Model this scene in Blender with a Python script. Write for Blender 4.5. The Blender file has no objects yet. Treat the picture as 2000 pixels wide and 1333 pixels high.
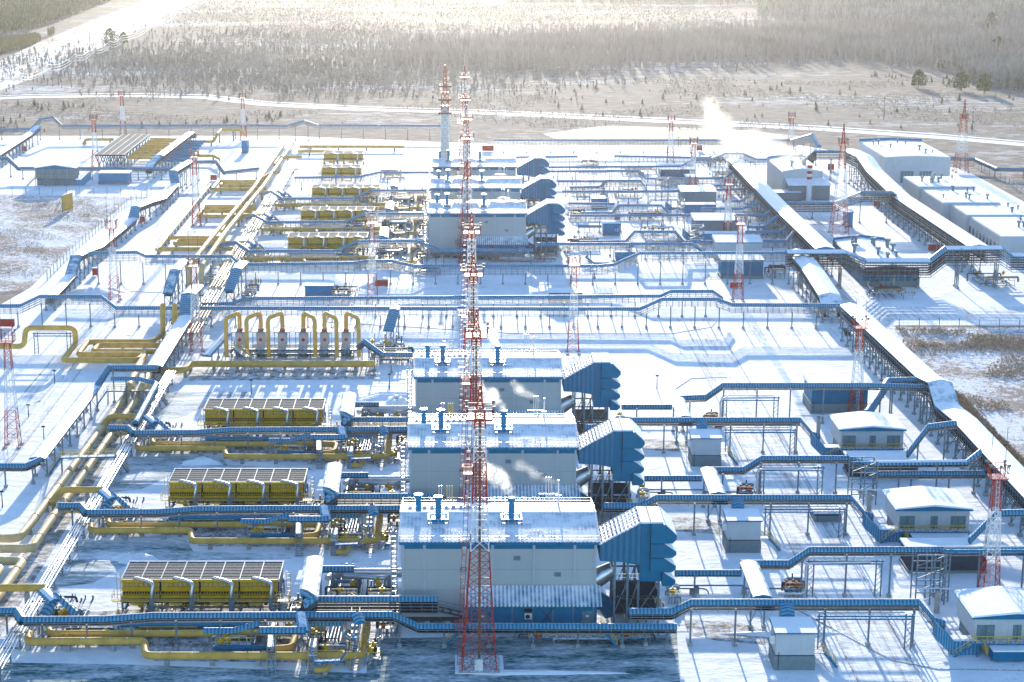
import bpy, math, random
from math import radians, sin, cos, tan, atan, pi, sqrt
from mathutils import Vector
import numpy as np
random.seed(7)
C = bpy.context.scene
# ------------------------------------------------------------------ camera
F, CX, CY, YH = 3600.0, 891.0, 666.5, -213.0      # focal length, principal x, image centre, horizon (photo pixels)
PITCH = atan((CY - YH) / F)
H = 109.0
cam_d = bpy.data.cameras.new('camera'); cam = bpy.data.objects.new('camera', cam_d)
C.collection.objects.link(cam); C.camera = cam
cam_d.sensor_width = 36; cam_d.lens = 36 * F / 2000; cam_d.shift_x = (1000 - CX) / 2000
cam_d.clip_start = 1; cam_d.clip_end = 30000
cam.location = (0, 0, H); cam.rotation_euler = (pi / 2 - PITCH, 0, 0)
# ------------------------------------------------------------------ sky, sun, exposure
SUN_EL, SUN_AZ = radians(11.5), radians(0.8)         # azimuth from +Y towards +X
w = bpy.data.worlds.new('World'); C.world = w; w.use_nodes = True
nt = w.node_tree; nt.nodes.clear()
wo = nt.nodes.new('ShaderNodeOutputWorld'); bg = nt.nodes.new('ShaderNodeBackground')
sk = nt.nodes.new('ShaderNodeTexSky'); sk.sky_type = 'NISHITA'; sk.sun_disc = False
sk.sun_elevation = SUN_EL; sk.sun_rotation = SUN_AZ; sk.altitude = 200; sk.air_density = 1.0; sk.dust_density = 0.3; sk.ozone_density = 3.0
bg.inputs[1].default_value = 0.132
nt.links.new(sk.outputs[0], bg.inputs[0]); nt.links.new(bg.outputs[0], wo.inputs[0])
sd = bpy.data.lights.new('sun', 'SUN'); sd.energy = 3.1; sd.angle = radians(0.5); sd.color = (1.0, 0.90, 0.74)
so = bpy.data.objects.new('sun', sd); C.collection.objects.link(so)
sv = Vector((sin(SUN_AZ) * cos(SUN_EL), cos(SUN_AZ) * cos(SUN_EL), sin(SUN_EL)))
so.rotation_euler = sv.to_track_quat('Z', 'Y').to_euler(); so.location = (0, 300, 200)
C.view_settings.view_transform = 'Standard'; C.view_settings.look = 'None'
C.view_settings.exposure = 1.62; C.view_settings.gamma = 1.0
C.cycles.max_bounces = 5; C.cycles.diffuse_bounces = 2; C.cycles.volume_bounces = 2
C.cycles.volume_step_rate = 1.0; C.cycles.sample_clamp_indirect = 6
# ------------------------------------------------------------------ pixel -> world (photo pixels, true heights)
cp, sp = cos(PITCH), sin(PITCH)
def W(px, py, z=0.0, dy=0.0):
    a = (px - CX) / F; b = (py - CY) / F
    t = (H - z) / (sp + b * cp)
    return Vector((a * t, (cp - b * sp) * t - dy, z))
def XZ(px, py, Y):
    a = (px - CX) / F; b = (py - CY) / F
    t = Y / (cp - b * sp)
    return Vector((a * t, Y, H - (sp + b * cp) * t))
def WB(px, py, base, dy=0.0):
    Y = W(px, base, 0).y
    v = XZ(px, py, Y); v.y -= dy
    return v
def WP(p, dy=0.0):                       # (px,py,z) with z<40, or (px,py,base pixel)
    return W(p[0], p[1], p[2], dy) if p[2] < 45 else WB(p[0], p[1], p[2], dy)
ROWS = [0.0, 48.4, 96.6]
# ------------------------------------------------------------------ materials
M = {}
def nodes(name):
    m = bpy.data.materials.new(name); m.use_nodes = True; n = m.node_tree; n.nodes.clear()
    o = n.nodes.new('ShaderNodeOutputMaterial'); b = n.nodes.new('ShaderNodeBsdfPrincipled')
    n.links.new(b.outputs[0], o.inputs[0]); M[name] = m
    return m, n, b
def N(n, t, **k):
    x = n.nodes.new(t)
    for a, v in k.items(): setattr(x, a, v)
    return x
def noise(n, scale, detail=4, vec=None, rough=0.55, stretch=None, coord='Object'):
    tc = N(n, 'ShaderNodeTexCoord'); src = vec or tc.outputs[coord]
    if stretch:
        mp = N(n, 'ShaderNodeMapping'); mp.inputs['Scale'].default_value = stretch
        n.links.new(src, mp.inputs[0]); src = mp.outputs[0]
    t = N(n, 'ShaderNodeTexNoise'); t.inputs['Scale'].default_value = scale; t.inputs['Detail'].default_value = detail
    t.inputs['Roughness'].default_value = rough
    n.links.new(src, t.inputs['Vector'])
    return t.outputs[0]
def ramp(n, src, stops):
    r = N(n, 'ShaderNodeValToRGB'); e = r.color_ramp.elements
    while len(e) < len(stops): e.new(0.5)
    for i, (p, c) in enumerate(stops):
        e[i].position = p; e[i].color = (c, c, c, 1) if isinstance(c, (int, float)) else (*c, 1)
    n.links.new(src, r.inputs[0]); return r.outputs[0]
def mix(n, f, a, b):
    m = N(n, 'ShaderNodeMix', data_type='RGBA')
    for s, v in ((0, f), (6, a), (7, b)):
        if hasattr(v, 'links'): n.links.new(v, m.inputs[s])
        else: m.inputs[s].default_value = v if s == 0 else (*v, 1)
    return m.outputs[2]
def mth(n, op, a, b=0.0, clamp=False):
    m = N(n, 'ShaderNodeMath', operation=op, use_clamp=clamp)
    for s, v in ((0, a), (1, b)):
        if hasattr(v, 'links'): n.links.new(v, m.inputs[s])
        else: m.inputs[s].default_value = v
    return m.outputs[0]
def bump(n, b, h, strength, dist=0.1):
    k = N(n, 'ShaderNodeBump'); k.inputs['Strength'].default_value = strength; k.inputs['Distance'].default_value = dist
    n.links.new(h, k.inputs['Height']); n.links.new(k.outputs[0], b.inputs['Normal'])
def nz(n):
    g = N(n, 'ShaderNodeNewGeometry'); s = N(n, 'ShaderNodeSeparateXYZ'); n.links.new(g.outputs['Normal'], s.inputs[0]); return s.outputs[2]
SNOW = (0.86, 0.88, 0.92)
def paint(name, col, rough=0.45, metal=0.0, var=0.18, scale=1.2, dust=0.0, streak=None, spec=0.1):
    m, n, b = nodes(name)
    f = noise(n, scale, 5, stretch=streak)
    dark = tuple(c * (1 - var) for c in col); lite = tuple(min(1, c * (1 + var)) for c in col)
    c = mix(n, ramp(n, f, [(0.3, 0.0), (0.7, 1.0)]), dark, lite)
    if dust:
        g = noise(n, scale * 3.1, 4)
        k = mth(n, 'MULTIPLY', ramp(n, nz(n), [(0.75, 0.0), (0.95, 1.0)]), ramp(n, g, [(0.62 - dust * 0.3, 0.0), (0.72 - dust * 0.3, 1.0)]))
        c = mix(n, k, c, SNOW)
    n.links.new(c, b.inputs['Base Color']); b.inputs['Roughness'].default_value = rough; b.inputs['Metallic'].default_value = metal; b.inputs['Specular IOR Level'].default_value = spec
    return m
paint('blue', (0.001, 0.165, 0.33), 0.42, dust=0.6)
paint('blue_duct', (0.0, 0.14, 0.262), 0.5, scale=0.6, var=0.12)
paint('bright_blue', (0.02, 0.20, 0.36), 0.4)
paint('panel', (0.38, 0.42, 0.43), 0.55, var=0.05, scale=0.25, streak=(1, 1, 0.3))
paint('pilaster', (0.42, 0.45, 0.48), 0.5, var=0.05)
paint('wall_white', (0.46, 0.49, 0.51), 0.55, var=0.07, scale=0.5)
paint('wall_grey', (0.17, 0.22, 0.24), 0.6, var=0.12)
paint('steel', (0.15, 0.20, 0.24), 0.5, metal=0.1, dust=0.0)
paint('dark_steel', (0.05, 0.065, 0.085), 0.7, spec=0.0)
paint('cable', (0.025, 0.03, 0.036), 0.9, spec=0.0)
paint('galv', (0.55, 0.57, 0.6), 0.28, metal=0.8, var=0.1)
paint('yellow_pipe', (0.62, 0.37, 0.085), 0.55, var=0.22, scale=0.5, dust=0.1)
paint('pipe_cream', (0.62, 0.46, 0.23), 0.5, var=0.15, scale=0.6, dust=0.15)
paint('yellow', (0.60, 0.345, 0.012), 0.4, var=0.15)
paint('yellow_rail', (0.62, 0.42, 0.10), 0.5)
paint('red', (0.40, 0.035, 0.025), 0.5, dust=0.35)
paint('white_paint', (0.66, 0.67, 0.69), 0.5)
paint('concrete', (0.30, 0.31, 0.31), 0.85, dust=0.5)
paint('door_grey', (0.12, 0.20, 0.22), 0.5)
paint('black', (0.015, 0.016, 0.018), 0.6)
paint('glass', (0.03, 0.08, 0.12), 0.1)
paint('rust', (0.20, 0.11, 0.07), 0.8, dust=0.3)
paint('bark', (0.16, 0.11, 0.085), 0.9); paint('conifer', (0.10, 0.13, 0.06), 0.9, var=0.4); paint('birch', (0.40, 0.34, 0.31), 0.9, var=0.3, scale=0.02)
paint('twig', (0.34, 0.305, 0.28), 0.9, var=0.35, scale=0.02); paint('dry_grass', (0.46, 0.345, 0.24), 0.95, var=0.3); paint('larch', (0.26, 0.21, 0.09), 0.9, var=0.4)
def snow_mat(name, amp=0.15):
    m, n, b = nodes(name)
    f = noise(n, 0.35, 6, coord='Object')
    n.links.new(mix(n, ramp(n, f, [(0.35, 0.0), (0.65, 1.0)]), (0.78, 0.81, 0.86), (0.90, 0.91, 0.93)), b.inputs['Base Color'])
    b.inputs['Roughness'].default_value = 0.7; b.inputs['Specular IOR Level'].default_value = 0.12
    bump(n, b, noise(n, 0.9, 6), amp, 0.4)
    return m
snow_mat('snow', 0.12)
# corrugated covers: ribs run across the path (u = metres along it)
def ribbed(name, base, src, period, snow_lo, snow_hi, axis='UV', stripe=0.55):
    m, n, b = nodes(name)
    tc = N(n, 'ShaderNodeTexCoord'); s = N(n, 'ShaderNodeSeparateXYZ'); n.links.new(tc.outputs[axis], s.inputs[0])
    u = s.outputs[src]
    fr = mth(n, 'FRACT', mth(n, 'DIVIDE', u, period)); tri = mth(n, 'ABSOLUTE', mth(n, 'SUBTRACT', fr, 0.5))   # 0..0.5
    rib = ramp(n, tri, [(0.20, 0.0), (0.30, 1.0)])
    f1 = noise(n, 0.5, 5); f2 = noise(n, 3.0, 3)
    col = mix(n, ramp(n, f2, [(0.35, 0.0), (0.65, 1.0)]), tuple(c * 0.85 for c in base), base)
    dusty = mth(n, 'MULTIPLY', mth(n, 'SUBTRACT', 1.0, rib), ramp(n, f1, [(0.3, stripe * 0.6), (0.65, stripe)]))
    col = mix(n, dusty, col, SNOW)
    k = mth(n, 'ADD', nz(n), mth(n, 'MULTIPLY', mth(n, 'SUBTRACT', f1, 0.5), 0.25))
    full = ramp(n, k, [(snow_lo, 0.0), (snow_hi, 1.0)])
    col = mix(n, full, col, SNOW)
    n.links.new(col, b.inputs['Base Color']); b.inputs['Roughness'].default_value = 0.5; b.inputs['Specular IOR Level'].default_value = 0.15
    bump(n, b, mth(n, 'MULTIPLY', rib, mth(n, 'SUBTRACT', 1.0, full)), 0.7, 0.06)
    return m
ribbed('rib_cover', (0.0, 0.195, 0.36), 0, 0.55, 0.93, 0.985, 'UV', 0.2)
ribbed('rib_snow', (0.001, 0.20, 0.36), 0, 0.7, 0.86, 0.93, 'UV', 0.3)
ribbed('roof_main', (0.003, 0.18, 0.31), 0, 0.6, 0.90, 1.10, 'Object', 0.6)
ribbed('roof_annex', (0.003, 0.18, 0.31), 0, 0.6, 0.83, 0.97, 'Object', 0.85)
ribbed('panel_duct', (0.0, 0.14, 0.265), 0, 0.9, 0.8, 0.9, 'Object', 0.06)
ribbed('louvre', (0.05, 0.20, 0.42), 0, 0.75, 1.5, 1.6, 'UV', 0.98)
# cooler deck: grey fin rows
m, n, b = nodes('fin_deck')
tc = N(n, 'ShaderNodeTexCoord'); s = N(n, 'ShaderNodeSeparateXYZ'); n.links.new(tc.outputs['Object'], s.inputs[0])
fr = mth(n, 'FRACT', mth(n, 'DIVIDE', s.outputs[1], 1.25)); st = ramp(n, mth(n, 'ABSOLUTE', mth(n, 'SUBTRACT', fr, 0.5)), [(0.30, 0.0), (0.40, 1.0)])
f = noise(n, 5.0, 4); g = mix(n, ramp(n, f, [(0.35, 0.0), (0.65, 1.0)]), (0.07, 0.07, 0.07), (0.42, 0.40, 0.37))
n.links.new(mix(n, st, g, (0.025, 0.027, 0.03)), b.inputs['Base Color']); b.inputs['Roughness'].default_value = 0.9; b.inputs['Specular IOR Level'].default_value = 0.03
# grounds
def ground_snow(name, stretch, lo, hi, under, scale=0.08, tracks=0.0):
    m, n, b = nodes(name)
    f = noise(n, scale, 9, stretch=stretch, rough=0.65); g = noise(n, scale * 9, 6, stretch=stretch, rough=0.6)
    k = mth(n, 'ADD', mth(n, 'MULTIPLY', f, 0.6), mth(n, 'MULTIPLY', g, 0.4))
    mask = ramp(n, k, [(lo, 0.0), (hi, 1.0)])
    sn = mix(n, ramp(n, noise(n, 0.12, 9, rough=0.7), [(0.38, 0.0), (0.6, 1.0)]), (0.74, 0.77, 0.82), (0.91, 0.92, 0.94))
    ud = mix(n, noise(n, 1.6, 4), tuple(c * 0.7 for c in under), tuple(c * 1.25 for c in under))
    n.links.new(mix(n, mask, ud, sn), b.inputs['Base Color']); b.inputs['Roughness'].default_value = 0.8; b.inputs['Specular IOR Level'].default_value = 0.1
    bump(n, b, noise(n, 0.35, 9, rough=0.65, stretch=(0.7, 1.2, 1)), 0.4, 0.8)
    return m
ground_snow('yard_snow', (1, 1, 1), 0.30, 0.40, (0.30, 0.27, 0.23))
ground_snow('road_snow', (2.2, 0.07, 1), 0.38, 0.52, (0.36, 0.36, 0.37), 0.5)
ground_snow('track_snow', (1, 1, 1), 0.30, 0.42, (0.4, 0.38, 0.36), 0.2)
ground_snow('patch_snow', (0.4, 1.3, 1), 0.50, 0.60, (0.30, 0.25, 0.21), 0.06)
ground_snow('strip_snow', (1.3, 0.35, 1), 0.46, 0.54, (0.30, 0.24, 0.20), 0.06)
ground_snow('apron', (0.35, 1.2, 1), 0.42, 0.66, (0.012, 0.12, 0.135), 0.30)
ground_snow('apron_thin', (0.35, 1.2, 1), 0.37, 0.60, (0.02, 0.12, 0.135), 0.22)
ground_snow('gravel', (1, 1, 1), 0.42, 0.60, (0.13, 0.12, 0.11), 0.6)
m, n, b = nodes('field')
f = noise(n, 0.009, 8, stretch=(0.55, 1.3, 1), rough=0.62); g = noise(n, 0.16, 6, rough=0.7, stretch=(0.7, 1, 1)); h = noise(n, 0.9, 4, rough=0.7)
k = mth(n, 'ADD', mth(n, 'MULTIPLY', f, 0.50), mth(n, 'ADD', mth(n, 'MULTIPLY', g, 0.30), mth(n, 'MULTIPLY', h, 0.20)))
ms = ramp(n, k, [(0.52, 0.0), (0.66, 1.0)])
gr = mix(n, ramp(n, g, [(0.35, 0.0), (0.65, 1.0)]), (0.20, 0.17, 0.15), (0.35, 0.30, 0.265))
n.links.new(mix(n, ms, gr, (0.84, 0.86, 0.90)), b.inputs['Base Color']); b.inputs['Roughness'].default_value = 0.95; b.inputs['Specular IOR Level'].default_value = 0.03
bump(n, b, noise(n, 0.7, 6, rough=0.7), 0.6, 0.8)
m, n, b = nodes('frosty_field')
f = noise(n, 0.05, 6, rough=0.6); g = noise(n, 0.55, 7, rough=0.75); h = noise(n, 2.2, 3, rough=0.7)
k = mth(n, 'ADD', mth(n, 'MULTIPLY', f, 0.38), mth(n, 'ADD', mth(n, 'MULTIPLY', g, 0.40), mth(n, 'MULTIPLY', h, 0.22)))
n.links.new(mix(n, ramp(n, k, [(0.475, 0.0), (0.525, 1.0)]), mix(n, g, (0.24, 0.18, 0.15), (0.46, 0.38, 0.33)), (0.82, 0.85, 0.90)), b.inputs['Base Color']); b.inputs['Roughness'].default_value = 0.95; b.inputs['Specular IOR Level'].default_value = 0.03
bump(n, b, noise(n, 1.2, 6, rough=0.7), 0.7, 0.6)
# ------------------------------------------------------------------ mesh builder
class MB:
    def __init__(s): s.v = []; s.f = []; s.m = []; s.uv = {}; s.mats = []
    def mi(s, m):
        if m not in s.mats: s.mats.append(m)
        return s.mats.index(m)
    def add(s, vs, fs, m, uvs=None):
        o = len(s.v); s.v += [tuple(v) for v in vs]; k = s.mi(m)
        for i, f in enumerate(fs):
            if uvs: s.uv[len(s.f)] = uvs[i]
            s.f.append(tuple(j + o for j in f)); s.m.append(k)
        return s
    def box(s, x0, x1, y0, y1, z0, z1, m):
        return s.add([(x0, y0, z0), (x1, y0, z0), (x1, y1, z0), (x0, y1, z0), (x0, y0, z1), (x1, y0, z1), (x1, y1, z1), (x0, y1, z1)],
                     [(0, 3, 2, 1), (4, 5, 6, 7), (0, 1, 5, 4), (1, 2, 6, 5), (2, 3, 7, 6), (3, 0, 4, 7)], m)
    def bar(s, a, b, w, m, h=None):
        a = Vector(a); b = Vector(b); d = b - a
        if d.length < 1e-4: return s
        d.normalize(); up = Vector((0, 0, 1)) if abs(d.z) < 0.95 else Vector((0, 1, 0))
        x = d.cross(up).normalized() * (w / 2); y = x.cross(d).normalized() * ((h or w) / 2)
        vs = [p + q for p in (a, b) for q in (-x - y, x - y, x + y, -x + y)]
        return s.add(vs, [(0, 1, 2, 3), (7, 6, 5, 4), (0, 4, 5, 1), (1, 5, 6, 2), (2, 6, 7, 3), (3, 7, 4, 0)], m)
    def tube(s, pts, r, m, seg=10, bend=0.0, cap=True):
        P = [Vector(p) for p in pts]
        if bend:
            Q = [P[0]]
            for i in range(1, len(P) - 1):
                a = (P[i - 1] - P[i]); b = (P[i + 1] - P[i]); la, lb = a.length, b.length
                t = min(bend, la * 0.49, lb * 0.49); a = P[i] + a / la * t; b = P[i] + b / lb * t
                for k in range(5):
                    u = k / 4; Q.append((1 - u) ** 2 * a + 2 * u * (1 - u) * P[i] + u * u * b)
            Q.append(P[-1]); P = Q
        rr = r if isinstance(r, (list, tuple)) else [r] * len(P)
        t0 = (P[1] - P[0]).normalized(); up = Vector((0, 0, 1)) if abs(t0.z) < 0.9 else Vector((0, 1, 0))
        n = t0.cross(up).normalized(); vs = []; L = len(P)
        for i, p in enumerate(P):
            t = ((P[min(i + 1, L - 1)] - p).normalized() + (p - P[max(i - 1, 0)]).normalized())
            t = t.normalized() if t.length > 1e-6 else t0
            n = (n - t * n.dot(t)).normalized(); q = t.cross(n)
            for k in range(seg):
                a = 2 * pi * k / seg; vs.append(p + (n * cos(a) + q * sin(a)) * rr[i])
        fs = [(i * seg + k, i * seg + (k + 1) % seg, (i + 1) * seg + (k + 1) % seg, (i + 1) * seg + k) for i in range(L - 1) for k in range(seg)]
        if cap: fs += [tuple(range(seg - 1, -1, -1)), tuple(range((L - 1) * seg, L * seg))]
        return s.add(vs, fs, m)
    def prism(s, poly, y0, y1, m, edge=None):      # poly of (x,z), extruded along y
        k = len(poly); vs = [(x, y0, z) for x, z in poly] + [(x, y1, z) for x, z in poly]
        s.add(vs, [tuple(range(k)), tuple(range(2 * k - 1, k - 1, -1))], m)
        for i in range(k):
            j = (i + 1) % k; s.add([vs[i], vs[i + k], vs[j + k], vs[j]], [(0, 1, 2, 3)], (edge or {}).get(i, m))
        return s
    def prismx(s, poly, x0, x1, m, edge=None):     # poly of (y,z), extruded along x
        k = len(poly); vs = [(x0, y, z) for y, z in poly] + [(x1, y, z) for y, z in poly]
        s.add(vs, [tuple(range(k - 1, -1, -1)), tuple(range(k, 2 * k))], m)
        for i in range(k):
            j = (i + 1) % k; s.add([vs[i], vs[j], vs[j + k], vs[i + k]], [(0, 1, 2, 3)], (edge or {}).get(i, m))
        return s
    def build(s, name, parent=None, smooth=False):
        off = Vector((0, 0, 0)); r = parent
        while r is not None: off += r.location; r = r.parent
        me = bpy.data.meshes.new(name); v = [(a - off.x, b - off.y, c - off.z) for a, b, c in s.v]
        me.from_pydata(v, [], s.f)
        for k in s.mats: me.materials.append(M[k])
        me.polygons.foreach_set('material_index', s.m)
        if s.uv:
            l = me.uv_layers.new(name='UVMap')
            for fi, uvs in s.uv.items():
                p = me.polygons[fi]
                for j, li in enumerate(p.loop_indices): l.data[li].uv = uvs[j]
        if smooth:
            me.polygons.foreach_set('use_smooth', [True] * len(s.f)); me.set_sharp_from_angle(angle=radians(50))
        me.update()
        o = bpy.data.objects.new(name, me); C.collection.objects.link(o)
        if parent: o.parent = parent
        return o
MOD = []; FAR = []
def thing(name, label, cat, loc, group=None, mod=0):
    o = bpy.data.objects.new(name, None); C.collection.objects.link(o); o.empty_display_size = 0.5
    o.location = (loc[0], loc[1], 0 if len(loc) < 3 else loc[2]); o['label'] = label.replace('{row}', 'nearest'); o['category'] = cat
    if group: o['group'] = group
    if mod: MOD.append((o, label, mod))
    return o
def single(mb, name, label, cat, loc=None, group=None, mod=0, smooth=False, kind=None):
    o = mb.build(name, None, smooth)
    if loc is not None:
        o.data.transform(__import__('mathutils').Matrix.Translation((-loc[0], -loc[1], 0))); o.location = (loc[0], loc[1], 0)
    o['label'] = label.replace('{row}', 'nearest'); o['category'] = cat
    if group: o['group'] = group
    if kind: o['kind'] = kind
    if mod: MOD.append((o, label, mod))
    return o
def copy_tree(o, parent=None):
    c = o.copy(); C.collection.objects.link(c); c.parent = parent
    for ch in list(o.children): copy_tree(ch, c)
    return c
def struct(mb, name, kind='structure', smooth=False):
    o = mb.build(name, None, smooth); o['kind'] = kind; return o
def sheet(name, pts, mat, z):
    mb = MB(); vs = [(p.x, p.y, z) for p in pts]; mb.add(vs, [tuple(range(len(vs)))], mat); o = struct(mb, name)
    if o.data.polygons[0].normal.z < 0: o.data.flip_normals()
    return o
# ================================================================== builders
def pts_world(pts, dy=0.0): return [WP(p, dy) if not isinstance(p, Vector) else p for p in pts]
def path_sample(P, step, start=None):
    L = [0.0]
    for a, b in zip(P, P[1:]): L.append(L[-1] + (Vector((b.x, b.y, 0)) - Vector((a.x, a.y, 0))).length)
    out = []; s = step * 0.4 if start is None else start
    while s < L[-1]:
        for i in range(len(P) - 1):
            if L[i] <= s <= L[i + 1] and L[i + 1] > L[i]:
                t = (s - L[i]) / (L[i + 1] - L[i]); q = P[i].lerp(P[i + 1], t)
                d = (P[i + 1] - P[i]); d.z = 0; d.normalize(); out.append((q, d)); break
        s += step
    return out
def frames(P):
    out = []
    for i, p in enumerate(P):
        d = Vector((0, 0, 0))
        for a, b in ((i - 1, i), (i, i + 1)):
            if 0 <= a and b < len(P):
                e = P[b] - P[a]; e.z = 0
                if e.length > 1e-3: d += e.normalized()
        d.normalize(); pr = Vector((d.y, -d.x, 0)); k = 1.0
        if 0 < i < len(P) - 1:
            e = P[i] - P[i - 1]; e.z = 0
            if e.length > 1e-3: e.normalize(); k = 1 / max(0.5, e.dot(d))
        out.append((p, pr * k))
    return out
def cover(mb, P, prof, mat):
    fr = frames(P); n = len(prof); s = [0.0]
    for a, b in zip(P, P[1:]): s.append(s[-1] + (b - a).length)
    for i in range(len(P) - 1):
        nseg = 1
        for j in range(n):
            k = (j + 1) % n
            q = [fr[i][0] + fr[i][1] * prof[j][0] + Vector((0, 0, prof[j][1])), fr[i + 1][0] + fr[i + 1][1] * prof[j][0] + Vector((0, 0, prof[j][1])),
                 fr[i + 1][0] + fr[i + 1][1] * prof[k][0] + Vector((0, 0, prof[k][1])), fr[i][0] + fr[i][1] * prof[k][0] + Vector((0, 0, prof[k][1]))]
            mb.add(q, [(0, 1, 2, 3)], mat, [[(s[i], 0), (s[i + 1], 0), (s[i + 1], 1), (s[i], 1)]])
    for i, rev in ((0, False), (len(P) - 1, True)):
        q = [fr[i][0] + fr[i][1] * a + Vector((0, 0, b)) for a, b in prof]
        mb.add(q if rev else q[::-1], [tuple(range(n))], mat, [[(0, 0)] * n])
def gallery(label, pts, w=1.2, drop=0.75, trays=2, gap=0.42, post=6.4, style='rib', name='cable_gallery', cat='cable gallery', mod=0, group=None, dy=0.0, mat='rib_cover', hang=1.6, sparse=False, pw=0.26, nopost=(), cables=True):
    P = pts_world(pts, dy); base = min(P, key=lambda p: p.y)
    root = thing(name, label, cat, (P[0].x, P[0].y), group, mod)
    h = w / 2; mb = MB()
    if style == 'rib': prof = [(-h, -drop), (-h * 0.82, -drop * 0.42), (-h * 0.15, -0.03), (h * 0.15, 0.0), (h * 0.82, -drop * 0.42), (h, -drop)]
    elif style == 'snow': prof = [(-h - 0.15, -0.45), (-h - 0.15, -0.25), (-h * 0.8, -0.02), (0, 0.18), (h * 0.8, -0.02), (h + 0.15, -0.25), (h + 0.15, -0.45)]
    elif style == 'duct': prof = [(-h, -drop), (-h, -0.15), (0, 0.15), (h, -0.15), (h, -drop)]
    elif style == 'beam': prof = [(-h, -drop), (-h, 0), (h, 0), (h, -drop)]
    cover(mb, P, prof, 'rib_snow' if style == 'snow' else mat); mb.build('roof', root)
    low = drop + (trays * gap if trays else 0) + 0.05
    if trays:
        t = MB(); fr = frames(P)
        for k in range(1, trays + 1):
            dz = -drop + 0.2 - k * gap
            for i in range(len(P) - 1):
                a, b = fr[i], fr[i + 1]; Z = Vector((0, 0, dz))
                for sd_ in (-0.84, 0.84): t.bar(a[0] + a[1] * h * sd_ + Z, b[0] + b[1] * h * sd_ + Z, 0.07, 'steel', 0.11)
                if cables: t.bar(a[0] + Z, b[0] + Z, w * 0.7, 'cable' if k % 2 else 'dark_steel', 0.09)
        for q, d in path_sample(P, hang, 0.3):
            pr = Vector((d.y, -d.x, 0))
            for sd_ in (-0.87, 0.87): t.bar(q + pr * h * sd_ + Vector((0, 0, -0.3)), q + pr * h * sd_ + Vector((0, 0, -low)), 0.07, 'steel')
        t.build('cable_tray', root)
    if post:
        for i, (q, d) in enumerate(path_sample(P, post)):
            if i in nopost: continue
            pr = Vector((d.y, -d.x, 0)); zb = q.z - low; pm = MB()
            if w < 2.4:
                pm.bar((q.x, q.y, 0), (q.x, q.y, zb + 0.3), pw, 'steel'); pm.bar(q + pr * h * 0.95 + Vector((0, 0, -low - 0.08)), q - pr * h * 0.95 + Vector((0, 0, -low - 0.08)), 0.16, 'steel')
                po = pm.build('post', root); fm = MB(); fm.box(q.x - 0.33, q.x + 0.33, q.y - 0.33, q.y + 0.33, 0, 0.55, 'concrete'); fm.build('footing', po)
            else:
                for sd_ in (-0.8, 0.8):
                    e = q + pr * h * sd_; pm.bar((e.x, e.y, 0), (e.x, e.y, zb + 0.4), pw, 'steel'); pm.box(e.x - 0.35, e.x + 0.35, e.y - 0.35, e.y + 0.35, 0, 0.5, 'concrete')
                a = q + pr * h * 0.8; b = q - pr * h * 0.8
                pm.bar((a.x, a.y, 0.8), (b.x, b.y, zb), 0.1, 'steel'); pm.bar((b.x, b.y, 0.8), (a.x, a.y, zb), 0.1, 'steel'); pm.bar((a.x, a.y, zb), (b.x, b.y, zb), 0.2, 'steel')
                pm.build('post', root)
    return root
def truss_gallery(label, pts, w=5.0, depth=3.2, levels=5, post=6.0, name='roofed_gallery', steep_mat='rib_snow', group=None, hang=1.5):
    """wide pipe-and-cable rack under a pitched snowy roof, open lattice sides"""
    P = pts_world(pts); root = thing(name, label, 'pipe rack', (P[0].x, P[0].y), group)
    h = w / 2; mb = MB(); prof = [(-h - 0.3, -0.6), (-h - 0.3, -0.3), (-h * 0.8, -0.05), (0, 0.35), (h * 0.8, -0.05), (h + 0.3, -0.3), (h + 0.3, -0.6)]
    cover(mb, P, prof, steep_mat); mb.build('roof', root)
    fr = frames(P); t = MB()
    for k in range(levels + 1):
        dz = -0.7 - depth * k / levels; Z = Vector((0, 0, dz))
        for i in range(len(P) - 1):
            a, b = fr[i], fr[i + 1]
            for sd_ in (-1, 1):
                t.bar(a[0] + a[1] * h * sd_ + Z, b[0] + b[1] * h * sd_ + Z, 0.1, 'steel' if k % 2 else 'dark_steel', 0.14)
                if k and k < levels: t.bar(a[0] + a[1] * (h - 0.7) * sd_ + Z, b[0] + b[1] * (h - 0.7) * sd_ + Z, 0.75, 'cable' if k % 2 else 'dark_steel', 0.1)
    t.build('cable_tray', root)
    for sd_ in (-1, 1):
        l = MB()
        for q, d in path_sample(P, hang, 0.2): pr = Vector((d.y, -d.x, 0)); l.bar(q + pr * h * sd_ + Vector((0, 0, -0.4)), q + pr * h * sd_ + Vector((0, 0, -0.7 - depth)), 0.09, 'steel')
        l.build('lattice', root)
    for i, (q, d) in enumerate(path_sample(P, post)):
        pr = Vector((d.y, -d.x, 0)); pm = MB(); zb = max(0.8, q.z - 0.7 - depth); E = []
        for sd_ in (-0.95, 0, 0.95):
            e = q + pr * h * sd_; E.append(e); pm.bar((e.x, e.y, 0), (e.x, e.y, zb + 0.2), 0.26, 'steel'); pm.box(e.x - 0.4, e.x + 0.4, e.y - 0.4, e.y + 0.4, 0, 0.5, 'concrete')
        pm.bar((E[0].x, E[0].y, zb * 0.55), (E[2].x, E[2].y, zb * 0.55), 0.16, 'steel')
        if zb > 2.5: pm.bar((E[0].x, E[0].y, 0.6), (E[1].x, E[1].y, zb), 0.12, 'steel'); pm.bar((E[2].x, E[2].y, 0.6), (E[1].x, E[1].y, zb), 0.12, 'steel')
        pm.build('post', root)
    return root
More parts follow.
